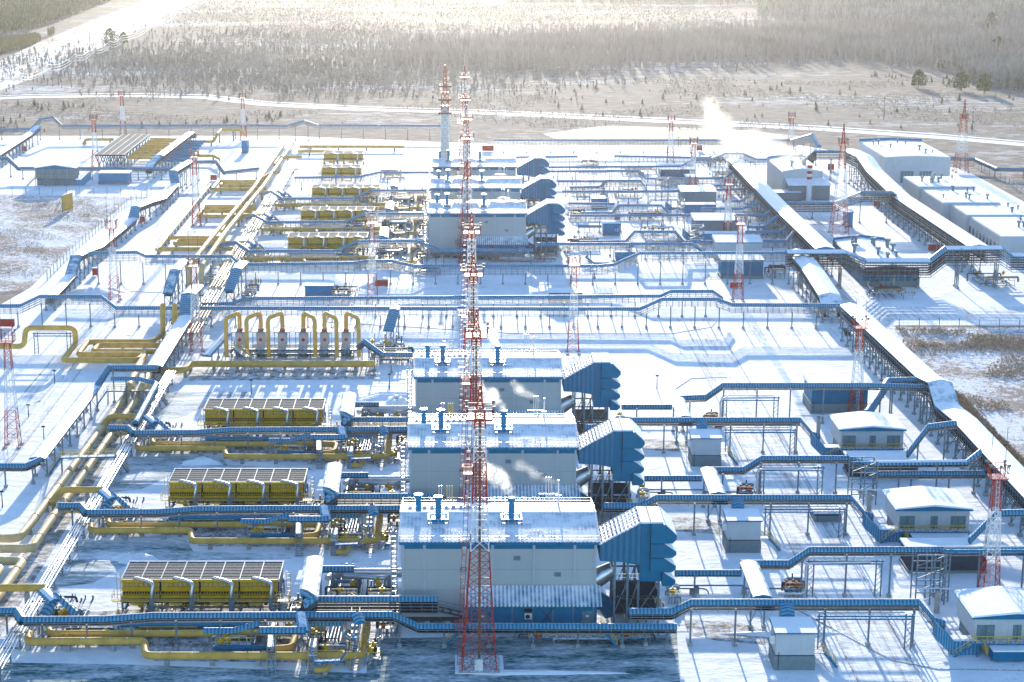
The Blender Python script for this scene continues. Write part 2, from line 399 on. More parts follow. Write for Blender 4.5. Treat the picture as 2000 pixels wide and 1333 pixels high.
def pipe(label, pts, r, mat='yellow_pipe', bend=1.1, name='gas_pipe', cat='pipe', mod=0, group=None, sup=0.0, bands=9.0, dy=0.0, seg=12):
    P = pts_world(pts, dy); root = thing(name, label, cat, (P[0].x, P[0].y), group, mod)
    mb = MB(); mb.tube(P, r, mat, seg, bend); mb.build('pipe_run', root, True)
    if bands:
        for a, c in zip(P, P[1:]):
            L = (c - a).length; n = int(L // bands); u = (c - a).normalized()
            for i in range(1, n + 1):
                q = a + u * (L * (i - 0.5) / max(1, n)); b = MB(); b.tube([q - u * 0.07, q + u * 0.07], r * 1.06, 'rust' if mat == 'pipe_cream' else mat, seg, cap=True); b.build('clamp', root, True)
    if sup:
        for q, d in path_sample(P, sup):
            if q.z - r < 0.25: continue
            s = MB(); s.box(q.x - 0.28, q.x + 0.28, q.y - 0.28, q.y + 0.28, q.z - r * 1.02 - 0.12, q.z - r * 0.8, 'steel')
            s.box(q.x - 0.35, q.x + 0.35, q.y - 0.35, q.y + 0.35, 0, q.z - r - 0.12, 'concrete'); s.build('support', root)
    return root
def lattice(mb, x, y, z0, z1, w0, w1, mats, leg=0.16, br=0.08, step=None, bands=None):
    n = max(3, int((z1 - z0) / (step or (w0 + w1) * 0.55))); Z = [z0 + (z1 - z0) * i / n for i in range(n + 1)]
    for i in range(n):
        a, b = Z[i], Z[i + 1]; fa, fb = (a - z0) / (z1 - z0), (b - z0) / (z1 - z0); wa = (w0 + (w1 - w0) * fa) / 2; wb = (w0 + (w1 - w0) * fb) / 2
        m = mats[0]
        if bands:
            for zc, mm in bands:
                if (a + b) / 2 >= zc: m = mm
        ca = [(x - wa, y - wa, a), (x + wa, y - wa, a), (x + wa, y + wa, a), (x - wa, y + wa, a)]; cb = [(x - wb, y - wb, b), (x + wb, y - wb, b), (x + wb, y + wb, b), (x - wb, y + wb, b)]
        for k in range(4):
            j = (k + 1) % 4; mb.bar(ca[k], cb[k], leg, m); mb.bar(cb[k], cb[j], br, m); mb.bar(ca[k], cb[j], br, m); mb.bar(ca[j], cb[k], br, m)
def railing(mb, pts, z0, hgt=1.1, m='yellow_rail', step=1.5, t=0.075, closed=False):
    P = [Vector(p) for p in pts] + ([Vector(pts[0])] if closed else [])
    for a, b in zip(P, P[1:]):
        za = Vector((0, 0, hgt)); mb.bar(a + za, b + za, t, m); mb.bar(a + za * 0.5, b + za * 0.5, t * 0.8, m)
        n = max(1, int((b - a).length / step))
        for i in range(n + 1): q = a.lerp(b, i / n); mb.bar(q, q + za, t, m)
def tall_tower(label, x, y, mod=0, hp=37.5, group='tall lattice masts along the compressor halls', w0=4.9, w1=1.6, thick=1.0):
    root = thing('lattice_mast', label, 'mast', (x, y), group, mod)
    b = MB(); b.box(x - w0 / 2 - 0.5, x + w0 / 2 + 0.5, y - w0 / 2 - 0.5, y + w0 / 2 + 0.5, 0, 0.35, 'concrete')
    b.build('base_slab', root)
    l = MB(); k = hp / 37.5
    lattice(l, x, y, 0.35, 18 * k, w0, w0 * 0.53, ['red'], 0.17 * thick, 0.08 * thick, 2.3)
    lattice(l, x, y, 18 * k, 25 * k, w0 * 0.53, w0 * 0.42, ['white_paint'], 0.17 * thick, 0.09 * thick, 1.9)
    lattice(l, x, y, 25 * k, 31 * k, w0 * 0.42, w0 * 0.36, ['red'], 0.16 * thick, 0.09 * thick, 1.7)
    lattice(l, x, y, 31 * k, 36 * k, w0 * 0.36, w1, ['white_paint'], 0.16 * thick, 0.08 * thick, 1.5)
    lattice(l, x, y, 36 * k, hp + 1, w1, w1 * 0.9, ['red'], 0.14, 0.08, 1.2)
    l.build('lattice', root)
    la = MB(); lx = lambda z: x - (w0 / 2) * (1 - 0.62 * z / hp) - 0.45
    for s in (-0.3, 0.3): la.bar((lx(0) + s, y - 0.6, 0.4), (lx(hp) + s, y - 0.6, hp), 0.08, 'red')
    for i in range(int(hp / 1.1)):
        z = 0.8 + i * 1.1; m = 'red' if (z < 18 * k or 25 * k < z < 31 * k) else 'white_paint'; X = lx(z)
        la.bar((X - 0.3, y - 0.6, z), (X + 0.3, y - 0.6, z), 0.07, m); la.bar((X - 0.3, y - 1.2, z), (X - 0.3, y - 0.6, z), 0.05, m); la.bar((X - 0.3, y - 1.2, z), (X + 0.3, y - 1.2, z), 0.05, m)
    la.build('ladder', root)
    cb = MB(); cb.box(x - 0.18, x + 0.18, y + 0.2, y + 0.4, 0.5, hp, 'rust'); cb.build('cable_riser', root)
    for zz, ww in ((6 * k, 0.9), (19.5 * k, 0.8), (29.5 * k, 0.7)):
        r = MB(); X = lx(zz); r.box(X - ww, X + ww, y - 1.3, y - 0.2, zz - 0.06, zz, 'steel'); railing(r, [(X - ww, y - 1.3, zz), (X + ww, y - 1.3, zz), (X + ww, y - 0.2, zz), (X - ww, y - 0.2, zz)], zz, m='white_paint' if 18 * k < zz < 25 * k else 'red', closed=True, step=0.9); r.build('rest_platform', root)
    p = MB(); q = 1.75; p.box(x - q, x + q, y - q, y + q, hp - 0.1, hp + 0.05, 'red')
    railing(p, [(x - q, y - q, hp), (x + q, y - q, hp), (x + q, y + q, hp), (x - q, y + q, hp)], hp, 1.5, 'red', 0.9, 0.09, True)
    p.build('platform', root)
    for i, (dx, dy) in enumerate(((-1.9, -1.5), (1.9, -1.5), (-1.9, 1.5), (1.9, 1.5), (0, -1.9))):
        f = MB(); f.box(x + dx - 0.22, x + dx + 0.22, y + dy - 0.15, y + dy + 0.15, hp + 1.5, hp + 1.95, 'wall_grey'); f.bar((x + dx, y + dy, hp), (x + dx, y + dy, hp + 1.5), 0.08, 'red'); f.build('floodlight', root)
    s = MB(); lattice(s, x, y, hp + 1, hp + 4.5, w1 * 0.6, 0.15, ['red'], 0.12, 0.07, 0.8); s.bar((x, y, hp + 4), (x, y, hp + 9), 0.09, 'white_paint'); s.build('spire', root)
    return root
def flood_tower(label, px, pyb, hp=21.0, w0=2.8, w1=1.1, spire=7.0, group='red and white floodlight towers', fat=1.0, pt=None, whips=True):
    q = W(px, pyb); x, y = q.x, q.y
    if pt: hp = XZ(pt[0], pt[1], y).z
    root = thing('floodlight_tower', label, 'floodlight tower', (x, y), group)
    t = fat
    l = MB(); lattice(l, x, y, 0.3, hp * 0.36, w0, w0 + (w1 - w0) * 0.42, ['red'], 0.115 * t, 0.06 * t, 1.7); lattice(l, x, y, hp * 0.36, hp * 0.74, w0 + (w1 - w0) * 0.42, w0 + (w1 - w0) * 0.8, ['white_paint'], 0.11 * t, 0.06 * t, 1.4); lattice(l, x, y, hp * 0.74, hp, w0 + (w1 - w0) * 0.8, w1, ['red'], 0.11 * t, 0.06 * t, 1.2)
    l.build('lattice', root)
    for dx in (-1, 1):
        for dy in (-1, 1):
            f = MB(); X, Y = x + dx * w0 / 2, y + dy * w0 / 2; f.box(X - 0.4, X + 0.4, Y - 0.4, Y + 0.4, 0, 0.32, 'concrete'); f.build('footing', root)
    la = MB()
    for s in (-0.22, 0.22): la.bar((x + s, y - w0 / 2 - 0.2, 0.5), (x + s, y - w1 / 2 - 0.2, hp), 0.06, 'white_paint')
    for i in range(int(hp / 0.8)):
        z = 0.8 + i * 0.8; yy = y - (w0 + (w1 - w0) * z / hp) / 2 - 0.2; la.bar((x - 0.22, yy, z), (x + 0.22, yy, z), 0.05, 'white_paint')
    la.build('ladder', root)
    p = MB(); r = 1.35; p.box(x - r, x + r, y - r, y + r, hp - 0.08, hp + 0.06, 'red'); railing(p, [(x - r, y - r, hp), (x + r, y - r, hp), (x + r, y + r, hp), (x - r, y + r, hp)], hp, 1.9, 'red', 0.9, 0.09 * t, True); p.build('platform', root)
    for dx, dy in ((-1.4, -1.2), (0, -1.6), (1.4, -1.2), (-1.4, 1.2), (1.4, 1.2)):
        f = MB(); f.box(x + dx - 0.22, x + dx + 0.22, y + dy - 0.15, y + dy + 0.15, hp + 2.0, hp + 2.35, 'wall_grey'); f.bar((x + dx, y + dy, hp + 1.2), (x + dx, y + dy, hp + 2.0), 0.07, 'red'); f.build('floodlight', root)
    if spire < 0:
        s = MB(); lattice(s, x, y, hp, hp - spire, 1.3, 0.12, ['red'], 0.14, 0.08, 1.2); s.build('spire', root)
    else:
        for dx in (-1.1, 1.1) if whips else (0,):
            s = MB(); s.bar((x + dx, y, hp), (x + dx, y, hp + spire), 0.07, 'rust'); s.build('lightning_rod', root)
    return root
def stairs(mb, a, b, w=1.1, m='blue', rail='yellow_rail', n=None):
    a = Vector(a); b = Vector(b); d = b - a; hd = Vector((d.x, d.y, 0)).normalized(); pr = Vector((hd.y, -hd.x, 0)) * (w / 2)
    for s in (-1, 1):
        mb.bar(a + pr * s, b + pr * s, 0.1, m, 0.3); z = Vector((0, 0, 1.05)); mb.bar(a + pr * s + z, b + pr * s + z, 0.06, rail); mb.bar(a + pr * s + z * 0.5, b + pr * s + z * 0.5, 0.05, rail)
        for i in range(4): q = a.lerp(b, i / 3) + pr * s; mb.bar(q, q + z, 0.06, rail)
    k = n or max(3, int(abs(d.z) / 0.28))
    for i in range(k): q = a.lerp(b, (i + 0.5) / k); mb.bar(q - pr, q + pr, 0.28, m, 0.05)
def crossover(label, a, b, h, run=2.2, w=1.1, mod=0, m='blue', rail='yellow_rail', group=None, down=(1, 1)):
    """footbridge of two stair flights and a deck from ground point a to ground point b"""
    a = Vector(a); b = Vector(b); u = (b - a).normalized(); root = thing('crossover_stairs', label, 'footbridge', (a.x, a.y), group, mod)
    p = a + u * run * down[0]; q = b - u * run * down[1]; p.z = q.z = h; f = MB()
    for k, (s, e) in enumerate(((a, p), (b, q))):
        if down[k]: st = MB(); stairs(st, s, e, w, m, rail); st.build('stair_flight', root)
    pr = Vector((u.y, -u.x, 0)) * (w / 2); d = MB(); d.add([p - pr, q - pr, q + pr, p + pr] + [v + Vector((0, 0, -0.25)) for v in (p - pr, q - pr, q + pr, p + pr)], [(0, 3, 2, 1), (4, 5, 6, 7), (0, 1, 5, 4), (1, 2, 6, 5), (2, 3, 7, 6), (3, 0, 4, 7)], m); d.build('deck', root)
    r = MB()
    for s in (-1, 1): railing(r, [p + pr * s, q + pr * s], h, m=rail)
    r.build('railing', root)
    for e in (p, q):
        for s in (-1, 1): l = MB(); v = e + pr * s; l.bar((v.x, v.y, 0), (v.x, v.y, h - 0.2), 0.14, 'steel'); l.build('leg', root)
    return root
def hood_cabin(label, x0, x1, yf, depth, zb, wall_h, roof_h, mod=0, group=None, doors=(), front_gable=True, name='equipment_cabin', wall='wall_white'):
    """long cabin raised on a plinth, snowy gable roof with blue verge facing the camera"""
    root = thing(name, label, 'cabin', ((x0 + x1) / 2, yf), group, mod); yb = yf + depth; zt = zb + wall_h
    p = MB(); p.box(x0 + 0.4, x1 - 0.4, yf + 0.5, yb - 0.4, 0, zb, 'wall_grey'); p.build('plinth', root)
    wl = MB(); wl.box(x0, x1, yf, yb, zb, zt, wall)
    for i in range(1, 5): X = x0 + (x1 - x0) * i / 5; wl.box(X - 0.05, X + 0.05, yf - 0.03, yf, zb + 0.05, zt - 0.05, 'pilaster')
    wl.build('wall', root); mid = (x0 + x1) / 2
    g = MB(); e = 0.45; g.prism([(x0 - e, zt + 0.003), (x1 + e, zt + 0.003), (x1 + e, zt + 0.25), (mid, zt + roof_h), (x0 - e, zt + 0.25)], yf - e + 0.05, yb + e - 0.05, 'blue_duct'); g.build('gable', root)
    r = MB(); r.prism([(x0 - e - 0.1, zt + 0.28), (mid, zt + roof_h + 0.03), (x1 + e + 0.1, zt + 0.28), (x1 + e - 0.2, zt + 0.55), (mid, zt + roof_h + 0.38), (x0 - e + 0.2, zt + 0.55)], yf - e, yb + e, 'snow'); r.build('roof', root)
    for (a, b_, hh) in doors:
        d = MB(); X0, X1 = x0 + (x1 - x0) * a, x0 + (x1 - x0) * b_; d.box(X0, X1, yf - 0.07, yf - 0.004, zb + 0.05, zb + hh, 'door_grey'); dd = d.build('door', root)
        if X1 - X0 > 1.2: s = MB(); s.box((X0 + X1) / 2 - 0.03, (X0 + X1) / 2 + 0.03, yf - 0.09, yf - 0.072, zb + 0.1, zb + hh - 0.05, 'black'); s.build('door_gap', dd)
        s = MB(); s.add([((X0 + X1) / 2 + 0.35, yf - 0.08, zb + hh * 0.55), ((X0 + X1) / 2 + 0.65, yf - 0.08, zb + hh * 0.55), ((X0 + X1) / 2 + 0.5, yf - 0.08, zb + hh * 0.55 + 0.28)], [(0, 1, 2)], 'yellow'); s.build('warning_sign', dd)
    pf = MB(); pf.box(x0, x1, yf - 1.5, yf - 0.1, zb - 0.2, zb, 'blue'); pf.build('walkway', root)
    rr = MB(); railing(rr, [(x0, yf - 1.5, zb), (x1, yf - 1.5, zb)], zb); rr.build('railing', root)
    st = MB(); stairs(st, (x0 - 3.2, yf - 0.9, 0), (x0, yf - 0.9, zb)); st.build('stair_flight', root)
    for i in range(5):
        l = MB(); X = x0 + 0.3 + (x1 - x0 - 0.6) * i / 4; l.bar((X, yf - 1.3, 0), (X, yf - 1.3, zb - 0.2), 0.2, 'blue'); l.build('leg', root)
    return root
def hall(label, y0, full=True, mod=0):
    """compressor hall: front wall at y0"""
    a = W(780, 1058, 14); x0, x1 = a.x, W(1170, 1058, 14).x; zt = 14.0; D = 17.0; yr = y0 + 8.5; zr = 15.5; zb = 1.9
    root = thing('compressor_hall', label, 'industrial hall', ((x0 + x1) / 2, y0), 'compressor halls in line', mod)
    wl = MB(); wl.prismx([(y0, zb), (y0 + D, zb), (y0 + D, zt - 0.1), (yr, zr - 0.15), (y0, zt - 0.1)], x0 + 0.3, x1 - 0.3, 'panel')
    for i in range(10): z = 2.9 + i * 1.1; wl.box(x0 + 0.5, x1 - 0.5, y0 - 0.012, y0 - 0.002, z, z + 0.035, 'pilaster' if i % 3 else 'wall_grey')
    for px, z in ((905, 9.2), (1010, 11.0), (1090, 8.4)): X = W(px, 1058, 14).x; wl.box(X - 0.5, X + 0.5, y0 - 0.06, y0 - 0.014, z, z + 0.7, 'steel')
    wl.build('wall', root)
    for px in (787, 829, 962, 1043, 1123, 1164): pl = MB(); X = W(px, 1058, 14).x; pl.box(X - 0.16, X + 0.16, y0 - 0.1, y0 - 0.013, zb, zt - 0.45, 'pilaster'); pl.build('pilaster', root)
    bd = MB()
    for p0, p1 in ((790, 826), (832, 959), (965, 1040), (1046, 1120), (1126, 1161)): bd.box(W(p0, 1058, 14).x, W(p1, 1058, 14).x, y0 - 0.06, y0 - 0.014, zt - 1.15, zt - 0.45, 'blue_duct')
    bd.box(x0, x1, y0 - 0.45, y0 - 0.0, zt - 0.42, zt - 0.02, 'blue'); bd.build('fascia', root)
    ug = MB(); ug.box(x0 + 0.6, x1 - 0.6, y0 + 0.3, y0 + D - 0.3, 1.1, zb - 0.003, 'dark_steel')
    for i in range(10):
        X = x0 + 1 + (x1 - x0 - 2) * i / 9
        for Y in (y0 + 0.8, y0 + D - 1): ug.box(X - 0.4, X + 0.4, Y - 0.4, Y + 0.4, 0, 1.1, 'concrete')
    ug.build('foundation', root)
    r = MB(); r.prismx([(y0 - 0.5, zt), (yr, zr), (yr, zr + 0.12), (y0 - 0.5, zt + 0.12)], x0 - 0.2, x1 + 0.2, 'roof_main')
    r.prismx([(yr + 0.003, zr), (y0 + D + 0.4, zt), (y0 + D + 0.4, zt + 0.3), (yr + 0.003, zr + 0.3)], x0 - 0.2, x1 + 0.2, 'snow')
    r.box(x1 - 0.35, x1 + 0.22, y0 - 0.4, y0 + D, zt + 0.1, zt + 0.13, 'snow'); ro = r.build('roof', root)
    q = MB(); zz = zt + 0.15
    railing(q, [(x0, y0 - 0.3, zt + 0.1), (x1, y0 - 0.3, zt + 0.1)], 0, 0.9, 'galv', 1.6, 0.045); railing(q, [(x0, y0 + D, zt + 0.3), (x1, y0 + D, zt + 0.3)], 0, 0.9, 'galv', 1.6, 0.045)
    for X in (x0 + 0.1, x1 - 0.1): railing(q, [(X, y0, zt + 0.2), (X, yr, zr + 0.2), (X, y0 + D, zt + 0.3)], 0, 0.9, 'galv', 1.6, 0.045)
    q.build('roof_railing', ro)
    # exhaust stacks with flared caps standing behind the ridge
    for px, pyb, hh, box in ((817, 1012, 3.0, 0), (856, 1026, 4.6, 1), (999, 1026, 4.4, 1)):
        c = XZ(px, pyb, y0 + (5.4 if box else 7.6)); X = c.x; Y = y0 + (5.8 if box else 9.5); z0 = zt + 0.5 if box else zr - 0.3
        s = MB(); s.tube([(X, Y, z0), (X, Y, z0 + hh - 1.1), (X, Y, z0 + hh - 0.8), (X, Y, z0 + hh - 0.2), (X, Y, z0 + hh)], [0.46, 0.46, 0.36, 0.68, 0.68], 'bright_blue', 14)
        s.tube([(X, Y, z0 + hh + 0.02), (X, Y, z0 + hh + 0.12)], 0.66, 'galv', 14); sk_ = s.build('exhaust_stack', ro, True)
        if box:
            p = MB(); p.box(X - 1.5, X + 1.5, Y - 1.3, Y + 1.3, z0 + 0.1, z0 + 0.25, 'steel'); p.box(X - 1, X + 1, Y - 0.9, Y + 0.9, z0 + 0.25, z0 + 1.3, 'blue')
            railing(p, [(X - 1.5, Y - 1.3, z0 + 0.25), (X + 1.5, Y - 1.3, z0 + 0.25), (X + 1.5, Y + 1.3, z0 + 0.25), (X - 1.5, Y + 1.3, z0 + 0.25)], 0, 1.2, 'galv', 1.0, 0.07, True)
            for dx in (-1.5, 1.5):
                for dy in (-1.3, 1.3): p.bar((X + dx, Y + dy, z0 - 0.5), (X + dx, Y + dy, z0 + 0.2), 0.12, 'steel')
            p.build('service_platform', ro)
    g = MB(); Xa, Xb = W(800, 1000, 16).x, W(915, 1000, 16).x   # glass-bright vent row on the ridge
    for i in range(9): X = Xa + (Xb - Xa) * i / 8; g.tube([(X, yr + 3, zt + 0.6), (X, yr + 3, zt + 1.7)], 0.28, 'galv', 8); g.tube([(X, yr + 3, zt + 1.7), (X, yr + 3, zt + 1.9)], 0.42, 'galv', 8)
    g.bar((Xa - 0.5, yr + 3.4, zt + 1.3), (Xb + 6, yr + 3.4, zt + 1.3), 0.3, 'galv'); g.build('roof_vent', ro, True)
    for px, nn, mt, hh in ((1090, 1, 'galv', 4.5), (1071, 3, 'galv', 5.0), (878, 3, 'yellow_rail', 3.6), (860, 2, 'galv', 3.6)):
        X = W(px, 991, 14).x; Y = y0 + D - 1.2; v = MB()
        for i in range(nn): v.tube([(X + 0.4 * (i - (nn - 1) / 2), Y, zt), (X + 0.4 * (i - (nn - 1) / 2), Y, zt + hh)], 0.16 if nn == 1 else 0.07, mt, 8)
        v.bar((X - 0.5 * nn, Y, zt + hh * 0.45), (X + 0.5 * nn, Y, zt + hh * 0.45), 0.08, mt)
        for dx in (-1.3, 1.3): v.bar((X + dx, Y - 0.5, zt + 0.3), (X, Y, zt + hh * 0.5), 0.05, 'galv')
        v.build('vent_mast', ro)
    la = MB(); X = x0 - 0.9       # caged ladder at the left gable
    for s in (-0.4, 0.4): la.bar((X + s, y0 + 1.2, 0), (X + s, y0 + 1.2, zt + 1.2), 0.12, 'galv'); la.bar((X + s, y0 + 2.6, 0), (X + s, y0 + 2.6, zt + 1.2), 0.12, 'steel')
    for i in range(18): z = 0.8 + i * 0.8; la.bar((X - 0.4, y0 + 1.2, z), (X + 0.4, y0 + 1.2, z), 0.08, 'galv'); la.bar((X - 0.4, y0 + 1.2, z), (X - 0.4, y0 + 2.6, z), 0.06, 'galv'); la.bar((X - 0.4, y0 + 1.2, z), (X + 0.4, y0 + 2.6, z + 0.8), 0.05, 'steel')
    la.build('escape_ladder', root)
    # lean-to annex
    ax0, ax1 = W(908, 1182, 5).x, W(1175, 1182, 5).x; ya = y0 - 3.6
    ann = MB(); ann.box(ax0 + 0.6, ax1 - 0.7, ya + 0.45, y0 - 0.2, 1.9, 4.9, 'blue_duct')
    for i in range(7): X = ax0 + 1 + (ax1 - ax0 - 2.2) * i / 6; ann.box(X - 0.1, X + 0.1, ya + 0.38, ya + 0.448, 1.9, 4.8, 'steel')
    an = ann.build('annex', root)
    rf = MB(); rf.prismx([(ya, 4.95), (y0 - 0.15, 6.85), (y0 - 0.15, 7.05), (ya, 5.15)], ax0, ax1, 'roof_annex'); rf.build('annex_roof', an)
    for px, ww, hh in ((942, 1.5, 2.1), (1146, 1.6, 2.2)):
        X = W(px, 1195, 3.5).x; d = MB(); d.box(X - ww / 2, X + ww / 2, ya + 0.33, ya + 0.376, 1.95, 1.95 + hh, 'door_grey'); dd = d.build('door', an)
        s = MB(); s.box(X - 0.25, X + 0.25, ya + 0.3, ya + 0.328, 3.2, 3.5, 'white_paint'); s.build('notice', dd)
    X = W(1031, 1195, 3.5).x; c = MB(); c.box(X - 0.55, X + 0.55, ya - 0.1, ya + 0.37, 3.0, 3.9, 'white_paint'); c.tube([(X - 0.1, ya - 0.16, 3.45), (X - 0.1, ya - 0.1, 3.45)], 0.33, 'black', 14)
    c.box(X - 0.6, X + 0.6, ya - 0.05, ya + 0.37, 4.15, 4.5, 'black'); c.build('air_conditioner', an)
    xb = MB()
    for sx in (-1, 1): xb.bar((W(1054, 1195, 3.5).x, ya + 0.35, 3.3 - sx * 1.3), (W(1080, 1195, 3.5).x, ya + 0.35, 3.3 + sx * 1.3), 0.1, 'dark_steel')
    xb.build('brace', an)
    return root
def intake(label, y0, mod=0):
    """blue combustion-air intake: rising duct and filter house with four hoods"""
    Y = y0 - 0.6; k = lambda px, py: ((XZ(px, py, Y).x), XZ(px, py, Y).z)
    root = thing('air_intake', label, 'air intake', (k(1230, 1100)[0], Y), 'blue air intakes beside the halls', mod); yb = Y + 7.0
    d = MB(); P = [k(1172, 1066), k(1253, 1023), k(1253, 1106), k(1213, 1099), k(1172, 1097)]; d.prism([P[0], P[4], P[3], P[2], P[1]], Y + 0.15, yb - 0.1, 'panel_duct'); du = d.build('duct', root)
    g = MB(); a, b = P[0], P[1]; L = sqrt((b[0] - a[0]) ** 2 + (b[1] - a[1]) ** 2)
    g.add([(a[0], Y, a[1] + 0.12), (b[0], Y, b[1] + 0.12), (b[0], yb, b[1] + 0.12), (a[0], yb, a[1] + 0.12)], [(0, 1, 2, 3)], 'louvre', [[(0, 0), (L, 0), (L, 7), (0, 7)]])
    for i in range(12): f = i / 11; X = a[0] + (b[0] - a[0]) * f; Z = a[1] + (b[1] - a[1]) * f; g.box(X - 0.12, X + 0.12, Y, yb, Z + 0.12, Z + 0.32, 'white_paint')
    for t in (0, 0.33, 0.66, 1): g.bar((a[0], Y + 7 * t, a[1] + 0.3), (b[0], Y + 7 * t, b[1] + 0.3), 0.14, 'white_paint')
    g.build('roof_grating', du)
    hx0, zt = k(1253, 1023); hx1 = k(1272, 1023)[0]; hx2 = k(1296, 1023)[0]; hx3 = k(1322, 1023)[0]; zb = k(1253, 1136)[1]
    f = MB(); f.prism([(hx0, zb), (k(1292, 1136)[0], zb), (k(1292, 1117)[0], k(1292, 1117)[1]), (hx2, zt), (hx0, zt)], Y, yb, 'blue_duct'); fh = f.build('filter_house', root)
    sn = MB(); sn.prism([(hx0 - 0.1, zt + 0.01), (hx2, zt + 0.01), (hx2, zt + 0.3), (hx0, zt + 0.3)], Y - 0.05, yb + 0.05, 'snow'); sn.bar(((hx0 + hx2) / 2 - 0.3, Y, zt + 0.36), ((hx0 + hx2) / 2 - 0.3, yb, zt + 0.36), 0.15, 'rust'); sn.build('roof', fh)
    for i in range(18): pass
    fl = MB(); fl.box(hx1 - 0.08, hx1 + 0.08, Y - 0.06, Y - 0.01, zb + 2.5, zt - 0.3, 'dark_steel'); fl.build('flange', fh)
    tiers = ((1023, 1060), (1061, 1088), (1089, 1116), (1117, 1143))
    for i, (t, b_) in enumerate(tiers):
        z1 = k(1272, t)[1] - 0.03; z0 = k(1272, b_)[1]; hh = z1 - z0; xs = hx1 if i < 3 else hx2; xe = hx3; hm = MB()
        poly = [(xs, z0), (xe - 0.6, z0), (xe, z0 + hh * 0.22), (xe, z0 + hh * 0.42), (hx2 + 0.2, z1), (xs, z1)]
        hm.prism(poly, Y - 0.5, yb + 0.5, 'blue_duct'); h_ = hm.build('hood', root)
        s = MB(); e = hx2 + 0.2; s.add([(e, Y - 0.45, z1 + 0.05), (xe, Y - 0.45, z0 + hh * 0.42 + 0.05), (xe, yb + 0.45, z0 + hh * 0.42 + 0.05), (e, yb + 0.45, z1 + 0.05)] + [(e, Y - 0.45, z1 + 0.2), (xe, Y - 0.3, z0 + hh * 0.42 + 0.12), (xe, yb + 0.3, z0 + hh * 0.42 + 0.12), (e, yb + 0.45, z1 + 0.2)], [(4, 5, 6, 7), (0, 1, 5, 4), (1, 2, 6, 5), (2, 3, 7, 6)], 'snow'); s.build('snow_cap', h_)
    fr = MB(); zs = zb
    Xs = [k(1200, 1180)[0], k(1225, 1180)[0], hx0 - 0.2, k(1290, 1180)[0] - 0.3]; topz = [P[3][1] - 0.1, P[3][1] - 0.3, zb, zb]
    for X, zt_ in zip(Xs, topz):
        for yy in (Y + 0.4, yb - 0.4): fr.bar((X, yy, 0), (X, yy, zt_), 0.32, 'steel')
        fr.bar((X, Y + 0.4, 3), (X, yb - 0.4, zt_), 0.16, 'steel'); fr.bar((X, Y + 0.4, zt_), (X, yb - 0.4, 3), 0.16, 'steel')
    for yy in (Y + 0.4, yb - 0.4):
        for z in (2.6, 5.4, 7.8): fr.bar((Xs[0], yy, z), (Xs[3], yy, z), 0.2, 'dark_steel')
        for i in range(3): fr.bar((Xs[i], yy, 2.6), (Xs[i + 1], yy, 7.8), 0.14, 'steel'); fr.bar((Xs[i], yy, 5.4), (Xs[i + 1], yy, 2.6), 0.12, 'dark_steel')
    for z in (2.6, 5.4): fr.box(Xs[0], Xs[3], Y + 0.5, yb - 0.5, z - 0.1, z, 'dark_steel')
    railing(fr, [(Xs[2] - 3, Y + 0.3, 7.8), (Xs[3], Y + 0.3, 7.8)], 0, 1.1, 'steel'); fr.build('support_frame', root)
    ex = MB(); q = k(1172, 1135); ex.tube([(q[0] - 0.5, Y + 3.5, q[1] - 1), (q[0] + 2.2, Y + 3.5, q[1] + 0.6)], [1.6, 1.2], 'galv', 14); ex.tube([(q[0] - 0.3, Y + 3.5, 3.5), (q[0] + 1.2, Y + 3.5, 2.8), (q[0] + 1.9, Y + 3.5, 1)], [1.5, 1.3, 1.0], 'blue_duct', 14); ex.build('bypass_duct', root, True)
    return root
